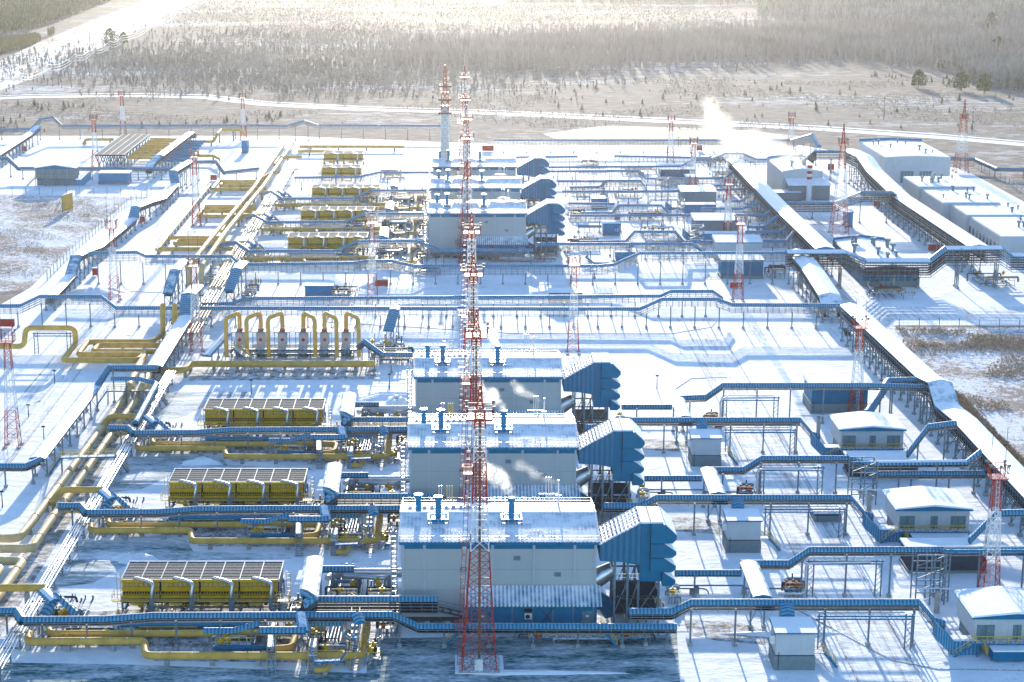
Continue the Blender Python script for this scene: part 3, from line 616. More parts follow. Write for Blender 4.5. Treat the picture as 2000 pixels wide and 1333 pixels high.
def cooler(label, x0, x1, yf, yb, zt, mod=0, bays=8, pipes=4, group='yellow gas cooler banks'):
    root = thing('air_cooler', label, 'gas cooler', ((x0 + x1) / 2, yf), group, mod)
    d = MB(); d.box(x0, x1, yf, yb, zt - 0.35, zt, 'fin_deck'); dk = d.build('fin_deck', root)
    e = MB(); nb = bays
    for i in range(nb + 1): X = x0 + (x1 - x0) * i / nb; e.box(X - 0.07, X + 0.07, yf - 0.05, yb, zt + 0.002, zt + 0.1, 'wall_white')
    e.box(x0 - 0.11, x1 + 0.11, yb, yb + 0.2, zt - 0.2, zt + 0.13, 'white_paint'); e.box(x0 - 0.11, x1 + 0.11, yf - 0.2, yf - 0.05, zt - 0.3, zt + 0.06, 'white_paint')
    e.build('frame_rail', dk)
    hd = MB(); half = (x1 - x0) / (nb // 2)
    for i in range(nb // 2):
        a = x0 + half * i + 0.12; b_ = a + half - 0.3
        hd.tube([(a, yf - 0.5, zt - 0.1), (b_, yf - 0.5, zt - 0.1)], 0.27, 'yellow', 10)
        hd.box(a, b_, yf - 0.62, yf - 0.2, zt - 1.75, zt - 1.05, 'yellow'); hd.box(a, b_, yf - 0.3, yf - 0.1, zt - 1.04, zt - 0.4, 'pipe_cream')
        hd.box(a, b_, yf - 0.9, yf - 0.3, zt - 2.75, zt - 2.35, 'yellow')
        for j in range(8): X = a + (b_ - a) * (j + 0.5) / 8; hd.tube([(X, yf - 0.5, zt - 0.35), (X, yf - 0.5, zt - 1.05)], 0.14, 'yellow', 6)
        for j in range(14): X = a + (b_ - a) * (j + 0.5) / 14; hd.tube([(X, yf - 0.66, zt - 2.05), (X, yf - 0.3, zt - 2.05)], 0.19, 'dark_steel', 7); hd.bar((X + 0.4, yf - 0.63, zt - 1.75), (X + 0.4, yf - 0.63, zt - 2.4), 0.09, 'yellow')
    hd.build('header', root, True)
    bk = MB(); bk.box(x0, x1, yf, yb, zt - 2.9, zt - 2.7, 'dark_steel'); bk.box(x0 + 0.1, x1 - 0.1, yf + 0.3, yf + 0.4, zt - 2.7, zt - 0.36, 'black'); bk.box(x0 + 0.1, x0 + 0.2, yf + 0.4, yb - 0.1, zt - 2.7, zt - 0.36, 'steel'); bk.box(x1 - 0.2, x1 - 0.1, yf + 0.4, yb - 0.1, zt - 2.7, zt - 0.36, 'steel')
    bk.build('fan_casing', root)
    cw = MB(); cw.box(x0 - 1.2, x1 + 1.6, yf - 2.0, yf - 0.95, zt - 2.95, zt - 2.85, 'yellow_rail'); railing(cw, [(x0 - 1.2, yf - 2.0, zt - 2.85), (x1 + 1.6, yf - 2.0, zt - 2.85)], 0, 1.2, 'yellow', 1.3, 0.06)
    railing(cw, [(x0 - 1.2, yf - 2, zt - 2.85), (x0 - 1.2, yf, zt - 2.85)], 0, 1.2, 'yellow_rail'); railing(cw, [(x1 + 1.6, yf - 2, zt - 2.85), (x1 + 1.6, yf, zt - 2.85)], 0, 1.2, 'yellow_rail')
    cw.build('catwalk', root)
    fr = MB()
    for i in range(nb + 1):
        X = x0 + (x1 - x0) * i / nb
        for Y in (yf + 0.2, (yf + yb) / 2, yb - 0.2): fr.bar((X, Y, 0), (X, Y, zt - 2.8), 0.22, 'steel')
        if i % 2 == 0 and i < nb: fr.bar((X, yf + 0.2, 0.3), (X + half / 2, yf + 0.2, zt - 2.9), 0.12, 'dark_steel'); fr.bar((X + half, yf + 0.2, 0.3), (X + half / 2, yf + 0.2, zt - 2.9), 0.12, 'dark_steel')
    for z in (1.5, 2.2): fr.bar((x0, yf + 0.1, z), (x1, yf + 0.1, z), 0.16, 'dark_steel')
    fr.bar((x0, yf - 0.2, zt - 3.2), (x1, yf - 0.2, zt - 3.2), 0.3, 'galv'); fr.build('frame', root)
    for i in range(pipes):
        X = x0 + half * i + half * 0.42; p = MB(); X2 = X + 2.7
        p.tube([(X - 0.6, yf + 0.6, zt - 0.1), (X - 0.4, yf + 0.1, zt + 0.22), (X + 0.2, yf - 0.5, zt + 0.28), (X + 1.6, yf - 1.0, zt + 0.15), (X2, yf - 1.9, zt + 0.0), (X2 - 0.25, yf - 2.3, zt - 1.6), (X2 - 0.25, yf - 2.3, 0.6)], 0.27, 'galv', 10, 0.5)
        so_ = p.build('riser_pipe', root, True); l = MB()
        for s in (0.25, 0.7): l.bar((X2 + s, yf - 2.3, 0), (X2 + s, yf - 2.3, zt - 1), 0.07, 'galv')
        for j in range(8): l.bar((X2 + 0.25, yf - 2.3, 0.5 + j * 0.55), (X2 + 0.7, yf - 2.3, 0.5 + j * 0.55), 0.06, 'galv')
        l.box(X2 - 0.6, X2 + 0.1, yf - 2.75, yf - 2.62, 0, zt - 2.2, 'steel'); l.build('ladder', root)
        q = MB(); q.tube([(X - 1, yf + 0.5, 1.9), (X - 0.9, yf - 1.4, 1.9), (X + 0.9, yf - 1.4, 1.9)], 0.24, 'yellow_pipe', 8, 0.5); q.tube([(X - 2.3, yf - 5.0, 2.4), (X - 2.3, yf - 5.0, 1.2), (X + 1.2, yf - 5.0, 1.1)], 0.22, 'yellow_pipe', 8, 0.5); q.build('outlet_pipe', root, True)
    la = MB()
    for X in (x0 - 0.9, x1 + 1.1):
        for s in (0, 0.6): la.bar((X + s, yf + 0.8, 0), (X + s, yf + 0.8, zt + 1), 0.09, 'yellow_rail' if s else 'galv')
        for j in range(9): la.bar((X, yf + 0.8, 0.4 + j * 0.7), (X + 0.6, yf + 0.8, 0.4 + j * 0.7), 0.07, 'galv')
    la.build('access_ladder', root)
    return root
def box_cabin(label, x0, x1, yf, depth, zb, zt, wall='wall_white', mod=0, group=None, duct=True, name='small_cabin', roof='roof_annex', slope=0.4, ac=False, base='wall_grey', steps=True):
    root = thing(name, label, 'cabin', ((x0 + x1) / 2, yf), group, mod); yb = yf + depth
    p = MB(); p.box(x0 - 0.2, x1 + 0.15, yf - 0.15, yb + 0.1, 0, zb - 0.003, base); p.bar((x0 + 0.4, yf - 0.2, 0), (x0 + 0.4, yf - 0.2, zb + 0.6), 0.08, 'dark_steel'); p.build('plinth', root)
    wl = MB(); wl.box(x0, x1, yf, yb, zb, zt, wall); wl.box(x0, x1, yf - 0.03, yf - 0.004, zb, zb + 0.12, 'dark_steel'); wl.build('wall', root)
    r = MB(); r.prismx([(yf - 0.3, zt + 0.003), (yb + 0.3, zt + 0.003), (yb + 0.3, zt + slope + 0.2), (yf - 0.3, zt + 0.25)], x0 - 0.25, x1 + 0.25, roof, {0: 'blue', 1: 'blue', 3: 'blue'}); r.build('roof', root)
    if duct:
        xm = (x0 + x1) / 2; d = MB(); P = [Vector((xm - 0.2, yb + 0.05, zb + 2.4)), Vector((xm - 0.2, yb + 1.4, zt + 1.2)), Vector((xm - 0.2, yb + 2.6, zt + 1.8))]
        cover(d, P, [(-1.0, -2.2), (-1.0, 0), (0, 0.3), (1.0, 0), (1.0, -2.2)], 'rib_cover'); d.build('cable_duct', root)
    if steps:
        s = MB(); s.box(x1 + 0.15, x1 + 1.6, yf + 1, yf + 2.2, zb - 0.1, zb, 'blue'); stairs(s, (x1 + 3.6, yf + 1.4, 0), (x1 + 1.6, yf + 1.4, zb)); railing(s, [(x1 + 0.15, yf + 1, zb), (x1 + 1.6, yf + 1, zb)], 0); s.build('stair_flight', root)
        s = MB(); s.box(x0 - 0.7, x0 - 0.02, yf + 0.6, yf + 1.8, zt - 1.8, zt - 0.6, 'white_paint'); s.build('wall_unit', root)
    if ac:
        s = MB(); X = x1 - 1.6; s.box(X, X + 0.9, yf - 0.4, yf - 0.01, zb + 1.0, zb + 1.8, 'white_paint'); s.tube([(X + 0.4, yf - 0.44, zb + 1.4), (X + 0.4, yf - 0.4, zb + 1.4)], 0.28, 'black', 10); s.build('air_conditioner', root)
    return root
def red_box(label, px, py, w=1.3, h=1.5, d=1.0):
    q = W(px, py); mb = MB(); root = thing('fire_cabinet', label, 'fire cabinet', (q.x, q.y), 'red fire equipment boxes')
    mb.box(q.x - w / 2, q.x + w / 2, q.y, q.y + d, 0.35, 0.35 + h, 'red')
    mb.box(q.x - 0.03, q.x + 0.03, q.y - 0.02, q.y - 0.003, 0.45, 0.25 + h, 'rust'); mb.build('cabinet_box', root)
    r = MB(); r.box(q.x - w / 2 - 0.1, q.x + w / 2 + 0.1, q.y - 0.1, q.y + d + 0.1, 0.353 + h, 0.5 + h, 'snow'); r.build('roof', root)
    for dx in (-1, 1): l = MB(); l.box(q.x + dx * w * 0.4 - 0.08, q.x + dx * w * 0.4 + 0.08, q.y + 0.1, q.y + d - 0.1, 0, 0.348, 'steel'); l.build('leg', root)
    return root
def valve_skid(label, x0, x1, y0, y1, mod=0, seed=0, yellow=True, h=2.6, n=7, name='valve_station', cat='valve station', mats=('galv', 'steel', 'dark_steel')):
    rnd = random.Random(seed); root = thing(name, label, cat, ((x0 + x1) / 2, y0), None, mod)
    p = MB()
    for i in range(n):
        y = rnd.uniform(y0, y1); z = rnd.uniform(0.5, h * 0.8); a = rnd.uniform(x0, x0 + (x1 - x0) * 0.4); b = rnd.uniform(x0 + (x1 - x0) * 0.6, x1); r = rnd.choice((0.09, 0.12, 0.2, 0.3))
        p.tube([(a, y, 0.2), (a, y, z), (b, y, z), (b, y + rnd.uniform(-1, 1), z * 0.5)], r, rnd.choice(mats), 8, 0.4)
    for i in range(n):
        x = rnd.uniform(x0, x1); z = rnd.uniform(0.5, h); p.tube([(x, y0, z * 0.6), (x, y1, z * 0.6), (x, y1, z)], rnd.choice((0.08, 0.12, 0.16)), rnd.choice(mats), 7, 0.3)
    p.build('pipework', root, True)
    f = MB(); zf = h * 0.5
    f.box(x0 + (x1 - x0) * 0.15, x1 - (x1 - x0) * 0.1, y0 - 0.2, y0 + 0.8, zf - 0.08, zf, 'blue'); railing(f, [(x0 + (x1 - x0) * 0.15, y0 - 0.2, zf), (x1 - (x1 - x0) * 0.1, y0 - 0.2, zf)], 0, 1.1)
    for i in range(5): x = x0 + (x1 - x0) * (0.15 + 0.75 * i / 4); f.bar((x, y0 - 0.1, 0), (x, y0 - 0.1, zf), 0.12, 'steel')
    f.build('platform', root)
    for i in range(3):
        x = rnd.uniform(x0 + 1, x1 - 1); y = rnd.uniform(y0, y1); v = MB(); z = h * 0.55
        v.tube([(x, y, z - 0.3), (x, y, z), (x, y, z + 0.25), (x, y, z + 0.5), (x, y, z + 0.9)], [0.2, 0.42, 0.42, 0.2, 0.16], 'yellow' if yellow else 'red', 9); v.bar((x - 0.5, y, z + 0.5), (x + 0.5, y, z + 0.5), 0.22, 'yellow' if yellow else 'steel'); v.build('valve', root, True)
    return root
# ================================================================== GROUND
def ribbon(name, pts, w, mat, z):
    P = [p if isinstance(p, Vector) else W(p[0], p[1]) for p in pts]; fr = frames(P); mb = MB()
    for i in range(len(P) - 1):
        a, b = fr[i], fr[i + 1]; h = w / 2
        q = [a[0] + a[1] * h, b[0] + b[1] * h, b[0] - b[1] * h, a[0] - a[1] * h]; mb.add([(v.x, v.y, z) for v in q], [(0, 1, 2, 3)], mat)
    o = struct(mb, name); return o
g = MB(); g.add([(-9000, 60, 0), (9000, 60, 0), (9000, 16000, 0), (-9000, 16000, 0)], [(0, 1, 2, 3)], 'field'); struct(g, 'field_ground')
yard = [W(-300, 1700), W(-420, 600), W(0, 596), W(60, 562), W(118, 505), W(250, 392), W(290, 386), W(-260, 376), W(-300, 266), W(560, 266), W(1000, 284), W(1560, 284), W(1660, 300), W(1880, 330), W(2010, 400), W(2500, 560),
        W(2500, 636), W(1712, 636), W(1850, 790), W(2060, 1010), W(2400, 1350), W(2400, 1700)]
sheet('yard_ground', yard, 'yard_snow', 0.03)
sheet('frosty_field', [W(-300, 372), W(292, 383), W(250, 394), W(118, 507), W(58, 566), W(-300, 590)], 'frosty_field', 0.02)
sheet('frosty_field', [W(1700, 640), W(2500, 640), W(2700, 1700), W(2400, 1700), W(2400, 1350), W(2060, 1010), W(1850, 790)], 'frosty_field', 0.02)
ribbon('access_road', [Vector((61.5, 190, 0)), Vector((62.5, 440, 0)), Vector((62, 470, 0))], 9, 'road_snow', 0.05)
ribbon('side_road', [Vector((-91, 190, 0)), Vector((-92.3, 430, 0)), Vector((-93, 520, 0)), W(328, 432), W(392, 312)], 8.5, 'road_snow', 0.05)
ribbon('cross_road', [W(640, 640), W(1000, 636), W(1400, 646), W(1660, 650)], 9, 'road_snow', 0.045)
ribbon('cross_road', [W(1640, 612), W(2300, 612)], 16, 'road_snow', 0.047)
ribbon('inner_road', [Vector((104, 440, 0)), Vector((116, 560, 0)), Vector((122, 700, 0))], 14, 'road_snow', 0.045)
sheet('paved_apron', [W(722, 1248), W(1322, 1240), W(1334, 1420), W(-160, 1420), W(-160, 1292), W(280, 1300), W(716, 1316)], 'apron', 0.06)
def kerb(pts, w=0.22, h=0.13):
    P = [p if isinstance(p, Vector) else W(p[0], p[1]) for p in pts]; mb = MB()
    for a, b in zip(P, P[1:]): mb.bar(a + Vector((0, 0, h / 2)), b + Vector((0, 0, h / 2)), w, 'concrete', h)
    struct(mb, 'kerb')
kerb([Vector((66.2, 190, 0)), Vector((67.2, 440, 0))]); kerb([Vector((56.8, 190, 0)), Vector((57.8, 440, 0))]); kerb([W(640, 630), W(1000, 652), W(1310, 653), W(1390, 640), W(1400, 628)])
kerb([W(1535, 1180), W(1740, 1290), W(1830, 1308), W(2060, 1312)]); kerb([Vector((-86.6, 190, 0)), Vector((-87.9, 430, 0)), Vector((-88.7, 520, 0))]); kerb([Vector((-95.4, 190, 0)), Vector((-96.7, 430, 0))]); kerb([W(238, 556), W(250, 570), W(330, 573), W(350, 568)]); kerb([W(1320, 760), W(1350, 740), W(1420, 738)])
def mod_sheet(name, px, mat, z):
    for dy in ROWS: sheet(name, [W(a, b) + Vector((0, dy, 0)) for a, b in px], mat, z)
mod_sheet('paved_apron', [(150, 1056), (362, 1054), (378, 1078), (560, 1084), (570, 1092), (260, 1098), (180, 1140), (95, 1150)], 'apron_thin', 0.055)
mod_sheet('gravel_bed', [(1335, 1212), (1440, 1216), (1520, 1240), (1515, 1262), (1400, 1252), (1345, 1240)], 'gravel', 0.055)
mod_sheet('pipe_bed', [(60, 1262), (290, 1262), (300, 1292), (700, 1296), (706, 1240), (560, 1180), (60, 1200)], 'gravel', 0.052)
ribbon('trench_bed', [Vector((-70.9, 200, 0)), Vector((-70.9, 398, 0))], 4.6, 'gravel', 0.056)
sheet('gravel_bed', [W(370, 722), W(735, 722), W(735, 742), W(370, 744)], 'gravel', 0.05)
def mound(name, px, py, rx, ry, h, seed):
    rnd = random.Random(seed); q = W(px, py); n, mm = 22, 7; v = []; f = []
    for j in range(mm):
        r = 1 - j / (mm - 1)
        for i in range(n):
            a = 2 * pi * i / n; k = 1 + 0.2 * sin(3 * a + seed) + 0.12 * sin(7 * a + 2 * seed) + rnd.uniform(-0.09, 0.09)
            v.append((q.x + cos(a) * rx * r * k, q.y + sin(a) * ry * r * k, h * (1 - r * r) * (1 + rnd.uniform(-0.28, 0.28)) + 0.03 - 0.05 * (j == 0)))
    for j in range(mm - 1):
        for i in range(n): f.append((j * n + i, j * n + (i + 1) % n, (j + 1) * n + (i + 1) % n, (j + 1) * n + i))
    mb = MB(); mb.add(v, f, 'snow'); o = struct(mb, name, 'structure', True)
for i, (a, b, rx, ry, h) in enumerate(((262, 1096, 3.6, 1.8, 1.3), (300, 1040, 3, 2, 1.0), (1050, 1315, 12, 1.0, 0.3), (395, 905, 4, 2, 1.0), (735, 470 + 90, 4, 3, 1.0), (188, 575, 9, 6, 1.6), (1530, 1240, 9, 1.2, 0.35), (1240, 1150, 5, 4, 0.9), (775, 790, 3, 5, 1.6), (760, 960, 3, 6, 1.4))):
    mound('snow_bank', a, b, rx, ry, h, i)
# ================================================================== MODULE AT THE NEAREST ROW (copied to the next rows)
Yh = W(780, 1058, 14).y
hall('{row} grey compressor hall with white and blue snowy roof and blue lean-to', Yh, mod=3)
intake('big blue air intake with four hoods beside the {row} compressor hall', Yh, mod=3)
cz = W(237, 1132, 5.4)
cooler('{row} yellow gas cooler bank with slatted top and four silver risers', W(237, 1132, 5.4).x, W(545, 1132, 5.4).x, cz.y, cz.y + 7.6, 5.4, mod=3)
B0 = 1266
gallery('ribbed blue cable gallery passing in front of the {row} gas cooler bank', [(46, 1204, B0), (205, 1203, B0), (300, 1196, B0), (766, 1194, B0), (818, 1217, B0), (1322, 1218, B0)], post=6.6, mod=1, trays=2)
gallery('ribbed blue cable gallery passing in front of the {row} gas cooler bank', [(46 , 1204, B0), (205, 1203, B0), (300, 1196, B0), (766, 1194, B0)], post=6.6, mod=12, trays=2)
gallery('ribbed blue cable gallery with black cable stacks leading to the {row} white gabled cabin', [(1228, 1188, 1262), (1312, 1188, 1262), (1350, 1170, 1262), (1795, 1170, 1262), (1826, 1207, 1262), (1846, 1212, 1262)], post=6.6, mod=3, trays=3, gap=0.36)
gallery('wide snow-covered gallery linking the two blue cable galleries right of the {row} air intake', [(1463, 1096, 6.6), (1490, 1164, 7.0)], w=2.6, style='snow', trays=0, post=8, mod=3)
gallery('short low ribbed blue gallery right of the {row} air intake', [(1318, 1113, 1166), (1448, 1113, 1166)], w=1.1, trays=1, post=8, mod=3)
gallery('broad snow-covered gallery between the {row} gas cooler and the hall', [(614, 1087, 8), (603, 1156, 8), (600, 1178, 6.2)], w=2.7, style='snow', trays=2, post=7, mod=3)
gallery('ribbed blue gallery with four cable shelves ending in a stair beside the {row} hall', [(611, 1164, 1243), (855, 1164, 1243)], trays=4, gap=0.5, post=9, mod=3)
gallery('small ribbed blue canopy over the yellow pipes of the {row} row', [(506, 1224, 1300), (597, 1224, 1300)], trays=1, post=5.5, mod=3, w=1.3)
gallery('low stepped blue canopy left of the small canopy in the {row} row', [(398, 1226, 1272), (455, 1226, 1272), (507, 1211, 1272)], trays=0, post=5.0, mod=3, w=1.2)
gallery('short blue canopy over the silver pipes near the {row} hall', [(627, 1105, 1160), (692, 1105, 1160)], trays=1, post=4.6, mod=3, w=1.2)
gallery('pale snow-topped canopy at the valves of the {row} row', [(600, 1212, 1262), (672, 1212, 1262)], trays=0, post=5.0, mod=3, w=1.0, style='beam')
gallery('small tilted snowy canopy crossing the cable gallery of the {row} row', [(588, 1196, 6.2), (594, 1232, 5.2)], w=1.4, style='snow', trays=0, post=0, mod=3)
gallery('second tilted snowy canopy by the yellow riser of the {row} row', [(697, 1196, 6.2), (704, 1214, 5.4)], w=1.4, style='snow', trays=0, post=0, mod=3)
s = MB(); a = XZ(857, 1168, W(857, 1243).y); b = XZ(903, 1212, a.y)
stairs(s, (b.x, a.y, 3.5), (a.x, a.y, a.z - 1.8), 1.6, 'dark_steel', 'steel'); s.bar((b.x, a.y, 0), (b.x, a.y, 3.6), 0.2, 'steel')
single(s, 'stair', 'steel cage stair at the end of the blue gallery by the {row} hall', 'stairs', (a.x, a.y), mod=3)
s = MB(); a = W(1205, 1262); stairs(s, (a.x, a.y, 0), (W(1172, 1262).x, a.y, 3.2), 1.1); single(s, 'stair', 'blue stair with yellow rail in front of the {row} hall annex', 'stairs', (a.x, a.y), mod=3)
s = MB(); a = W(868, 1262); stairs(s, (a.x, a.y, 0), (W(905, 1262).x, a.y, 3.0), 1.1); single(s, 'stair', 'small blue stair left of the tall mast in the {row} row', 'stairs', (a.x, a.y), mod=3)
pipe('long yellow gas pipe lying in front of all others in the {row} row', [(57, 1236, 1.6), (53, 1253, 1.6), (283, 1252, 1.6), (283, 1281, 1.5), (706, 1281, 1.5), (719, 1200, 1.5), (719, 1196, 4)], 0.56, sup=6.6, mod=3)
pipe('long yellow gas pipe running behind the front one in the {row} row', [(98, 1222, 1.6), (95, 1238, 1.6), (578, 1237, 1.6), (570, 1266, 1.4), (528, 1268, 1.4)], 0.52, sup=8, mod=3)
pipe('blue header pipe beneath the cable gallery of the {row} row', [(236, 1220, 1.9), (486, 1220, 1.9)], 0.46, 'bright_blue', sup=6, mod=3)
pipe('dark blue pipe lying behind the front yellow pipe in the {row} row', [(420, 1266, 1.3), (560, 1266, 1.3)], 0.34, 'blue_duct', sup=6, mod=3)
pipe('big silver pipe entering the left side of the {row} hall', [(640, 1130, 2.4), (655, 1117, 2.4), (800, 1117, 2.6)], 0.55, 'galv', sup=5, mod=3)
pipe('bent silver pipe entering the {row} hall below the big one', [(672, 1124, 2.0), (752, 1130, 2.0), (762, 1124, 2.2), (800, 1122, 2.2)], 0.4, 'galv', sup=5, mod=3)
pipe('upright silver pipe by the valves of the {row} row', [(672, 1205, 4), (672, 1240, 1.2), (690, 1250, 1.2)], 0.42, 'galv', mod=3, bands=0)
for i in range(4): pipe('slim white slanting pipe, %s of four in the {row} row' % ('leftmost', 'second from left', 'third from left', 'rightmost')[i], [(643 + 7 * i, 1253, 1.0), (652 + 6 * i, 1222, 1.4)], 0.12, 'galv', mod=3, bands=0, seg=7, group='four slim white pipes')
for i, (x, col) in enumerate(((590, 1), (625, 0), (752, 0))): pass
crossover('blue footbridge with yellow rails over the pipes, left one in the {row} row', W(530, 1320), W(536, 1222), 2.9, 3.6, 1.2, mod=3)
crossover('blue footbridge with yellow rails over the pipes, right one in the {row} row', W(693, 1311), W(697, 1206), 3.4, 4.2, 1.2, mod=3)
crossover('small blue step-over platform by the yellow valves of the {row} row', W(611, 1318), W(613, 1262), 2.0, 1.9, 1.2, mod=3)
gallery('low blue service platform in front of the yellow valves of the {row} row', [(613, 1290, 1318), (664, 1289, 1318), (676, 1272, 1318)], w=1.0, trays=0, post=4, style='beam', mat='blue', drop=0.25, mod=3, name='service_platform', cat='platform')
pipe('short yellow elbow pipe under the service platform of the {row} row', [(614, 1309, 0.8), (638, 1309, 0.8), (644, 1290, 1.2)], 0.42, mod=3, bands=0)
c = lambda px, py: W(px, py)
def skid(label, px0, px1, pyf, pyb, **k): a, b, e = W(px0, pyf), W(px1, pyf), W(px0, pyb); valve_skid(label, a.x, b.x, a.y, e.y, **k)
skid('dense steel valve station between the {row} gas cooler and the hall', 634, 705, 1178, 1130, mod=3, seed=3, n=9)
skid('grey pipe and valve cluster beside the {row} hall', 710, 772, 1178, 1150, mod=3, seed=4, n=6)
skid('yellow-handled valve station at the left footbridge of the {row} row', 408, 500, 1275, 1262, mod=3, seed=5, n=4)
skid('yellow-handled valve station at the right footbridge of the {row} row', 605, 680, 1300, 1262, mod=3, seed=6, n=7)
skid('silver pipe cluster at the corner apron of the {row} row', 706, 748, 1300, 1262, mod=3, seed=7, n=5, h=2.0)
skid('steel pipe cluster under the {row} air intake', 1195, 1300, 1200, 1165, mod=3, seed=8, n=9, h=3.0)
skid('small pump cluster right of the {row} air intake', 1302, 1332, 1180, 1150, mod=3, seed=9, n=4, h=2.4)
skid('dense valve station with white covers at the left end of the {row} row', 70, 150, 1248, 1180, mod=3, seed=10, n=9)
skid('low pipe cluster at the right end of the {row} gas cooler', 560, 632, 1200, 1180, mod=3, seed=11, n=5, h=2.2)
skid('small valve group by the yellow pipe bend of the {row} row', 585, 640, 1262, 1236, mod=3, seed=12, n=5, h=2.2)
skid('steel valve group right of the {row} low ribbed gallery', 1526, 1572, 1166, 1150, mod=3, seed=13, n=6, yellow=False)
skid('low blue and silver pipework behind the long yellow pipes of the {row} row', 250, 400, 1248, 1225, mod=3, seed=14, n=7, h=1.8, mats=('galv', 'bright_blue', 'yellow_pipe'))
skid('low blue and silver pipework behind the yellow pipe bend of the {row} row', 410, 600, 1252, 1225, mod=3, seed=15, n=8, h=1.8, mats=('bright_blue', 'dark_steel', 'galv'))
skid('grey pipework at the left foot of the {row} hall', 735, 778, 1245, 1190, mod=3, seed=16, n=6, h=3, yellow=False)
skid('pipework in the shade under the {row} gas cooler', 240, 545, 1200, 1172, mod=3, seed=17, n=10, h=2.2, mats=('dark_steel', 'yellow_pipe', 'steel'))
skid('short silver pipe cluster above the {row} small canopy', 640, 700, 1205, 1185, mod=3, seed=18, n=6, h=3)
skid('small pump group at the left stair of the {row} row', 100, 235, 1262, 1240, mod=3, seed=19, n=5, h=2)
skid('pipework along the foot of the {row} hall annex', 985, 1300, 1258, 1248, mod=3, seed=20, n=6, h=2, yellow=False)
pipe('twin low grey pipes on short posts right of the {row} air intake, rear one', [(1322, 1144, 1.2), (1452, 1144, 1.2), (1456, 1150, 1.2), (1575, 1150, 1.2)], 0.14, 'steel', sup=8, mod=3, bands=0, seg=7)
pipe('twin low grey pipes on short posts right of the {row} air intake, front one', [(1322, 1150, 1.0), (1380, 1150, 1.0), (1384, 1160, 1.0)], 0.12, 'steel', sup=6, mod=3, bands=0, seg=7)
pipe('silver riser pipe at the left leg of the silver portal in the {row} row', [(1520, 1160, 1.2), (1574, 1160, 1.2), XZ(1574, 1100, W(1574, 1160, 1.2).y), XZ(1700, 1098, W(1574, 1160, 1.2).y)], 0.22, 'galv', mod=3, bands=0, seg=8)
pipe('slim grey pipe on tall posts right of the {row} portal', [(1787, 1150, 4.0), (2030, 1150, 4.0)], 0.16, 'galv', sup=9, mod=3, bands=0, seg=7)
for i, (a, b_) in enumerate((((84, 1151, 5.0), (106, 1172, 4.2)), ((108, 1160, 4.6), (86, 1197, 2.4)), ((120, 1168, 4.4), (150, 1196, 2.2)))):
    gallery('tilted snow-covered cable cover, %s of three at the left valves of the {row} row' % ('upper', 'lower left', 'lower right')[i], [a, b_], w=1.7, style='snow', trays=0, post=3, mod=3, group='tilted snowy cable covers')
gallery('blue cable cover joining the white pipe bundle to the {row} gallery', [(-20, 1186, 5.2), (32, 1186, 5.2), (44, 1204, 5.2)], w=1.3, post=6, mod=3)
# trunk branch pipes (digitised on the second row)
D1 = ROWS[1]
pipe('yellow branch pipe bent onto the left trunk pipe by the {row} row', [W(200, 957, 3.4, D1), W(120, 957, 3.4, D1), W(98, 985, 1.7, D1)], 0.6, mod=3, sup=7)
pipe('yellow stub pipe leaving the right trunk pipe by the {row} row', [W(125, 997, 1.7, D1), W(160, 997, 1.7, D1)], 0.5, mod=3, bands=0)
xa = W(1450, 1262).x
# right-hand buildings
def mrow(label_fn, px0, px1, pyf, row): return W(px0, pyf, 0, ROWS[row]).x
wb0, wb1 = W(1752, 1033, 2.2, D1), W(1892, 1033, 2.2, D1)
hood_cabin('{row} large white cabin under a snowy gable roof with blue verge', wb0.x, wb1.x, wb0.y, 9.5, 2.2, 3.3, 0.85, mod=3, group='white gabled cabins on plinths', doors=((0.03, 0.24, 2.3), (0.46, 0.56, 2.3), (0.74, 0.95, 2.3)))
d = MB(); yy = wb0.y + 2.6; P = [XZ(1693, 1000, yy + D1), XZ(1727, 1027, yy + D1), XZ(1754, 1020, yy + D1)]
def blue_duct(label, pts, mod=3, w=2.2, drop=2.4):
    P = pts; r = thing('cable_duct', label, 'cable duct', (P[0].x, P[0].y), None, mod); m_ = MB()
    cover(m_, P, [(-w / 2, -drop), (-w / 2, 0), (w / 2, 0), (w / 2, -drop)], 'rib_cover'); m_.build('casing', r); return r
o = W(1700, 1055, 0, D1).y
blue_duct('sloping dark blue duct entering the left side of the {row} gabled cabin', [XZ(1688, 1003, o + D1) - Vector((0, D1, 0)), XZ(1716, 1031, o + D1) - Vector((0, D1, 0)), XZ(1756, 1031, o + D1) - Vector((0, D1, 0))])
a, b = W(1420, 1080, 0, D1), W(1484, 1080, 0, D1)
box_cabin('{row} small white cabin with ribbed blue duct behind and grey plinth', a.x, b.x, a.y, 4.6, 2.2, 5.6, mod=3, group='small white cabins on plinths')
# portal frames over the road
def portal(label, px0, px1, pyt, pyb, mod=3, dy=0.0, beams=2):
    a = WB(px0, pyt, pyb, dy); b = WB(px1, pyt, pyb, dy); r = thing('pipe_portal', label, 'pipe portal', (a.x, a.y), None, mod)
    for x in (a.x, b.x):
        l = MB()
        for s in (0, 0.9): l.bar((x + s, a.y, 0), (x + s, a.y, a.z + 0.3), 0.2, 'steel')
        for k in range(int(a.z / 0.9)): l.bar((x, a.y, k * 0.9), (x + 0.9, a.y, k * 0.9 + 0.9), 0.07, 'steel')
        l.build('leg', r)
    t = MB()
    for k in range(beams): t.bar((a.x - 0.3, a.y + k * 0.9, a.z - 0.8 * k), (b.x + 1.2, a.y + k * 0.9, a.z - 0.8 * k), 0.26, 'blue')
    t.bar((a.x, a.y + 1, a.z + 0.2), (b.x, a.y + 1, a.z + 0.2), 0.2, 'galv'); t.build('beam', r); return r
portal('steel portal with blue beams over the road by the {row} small cabin', 1600, 1770, 1204, 1268)
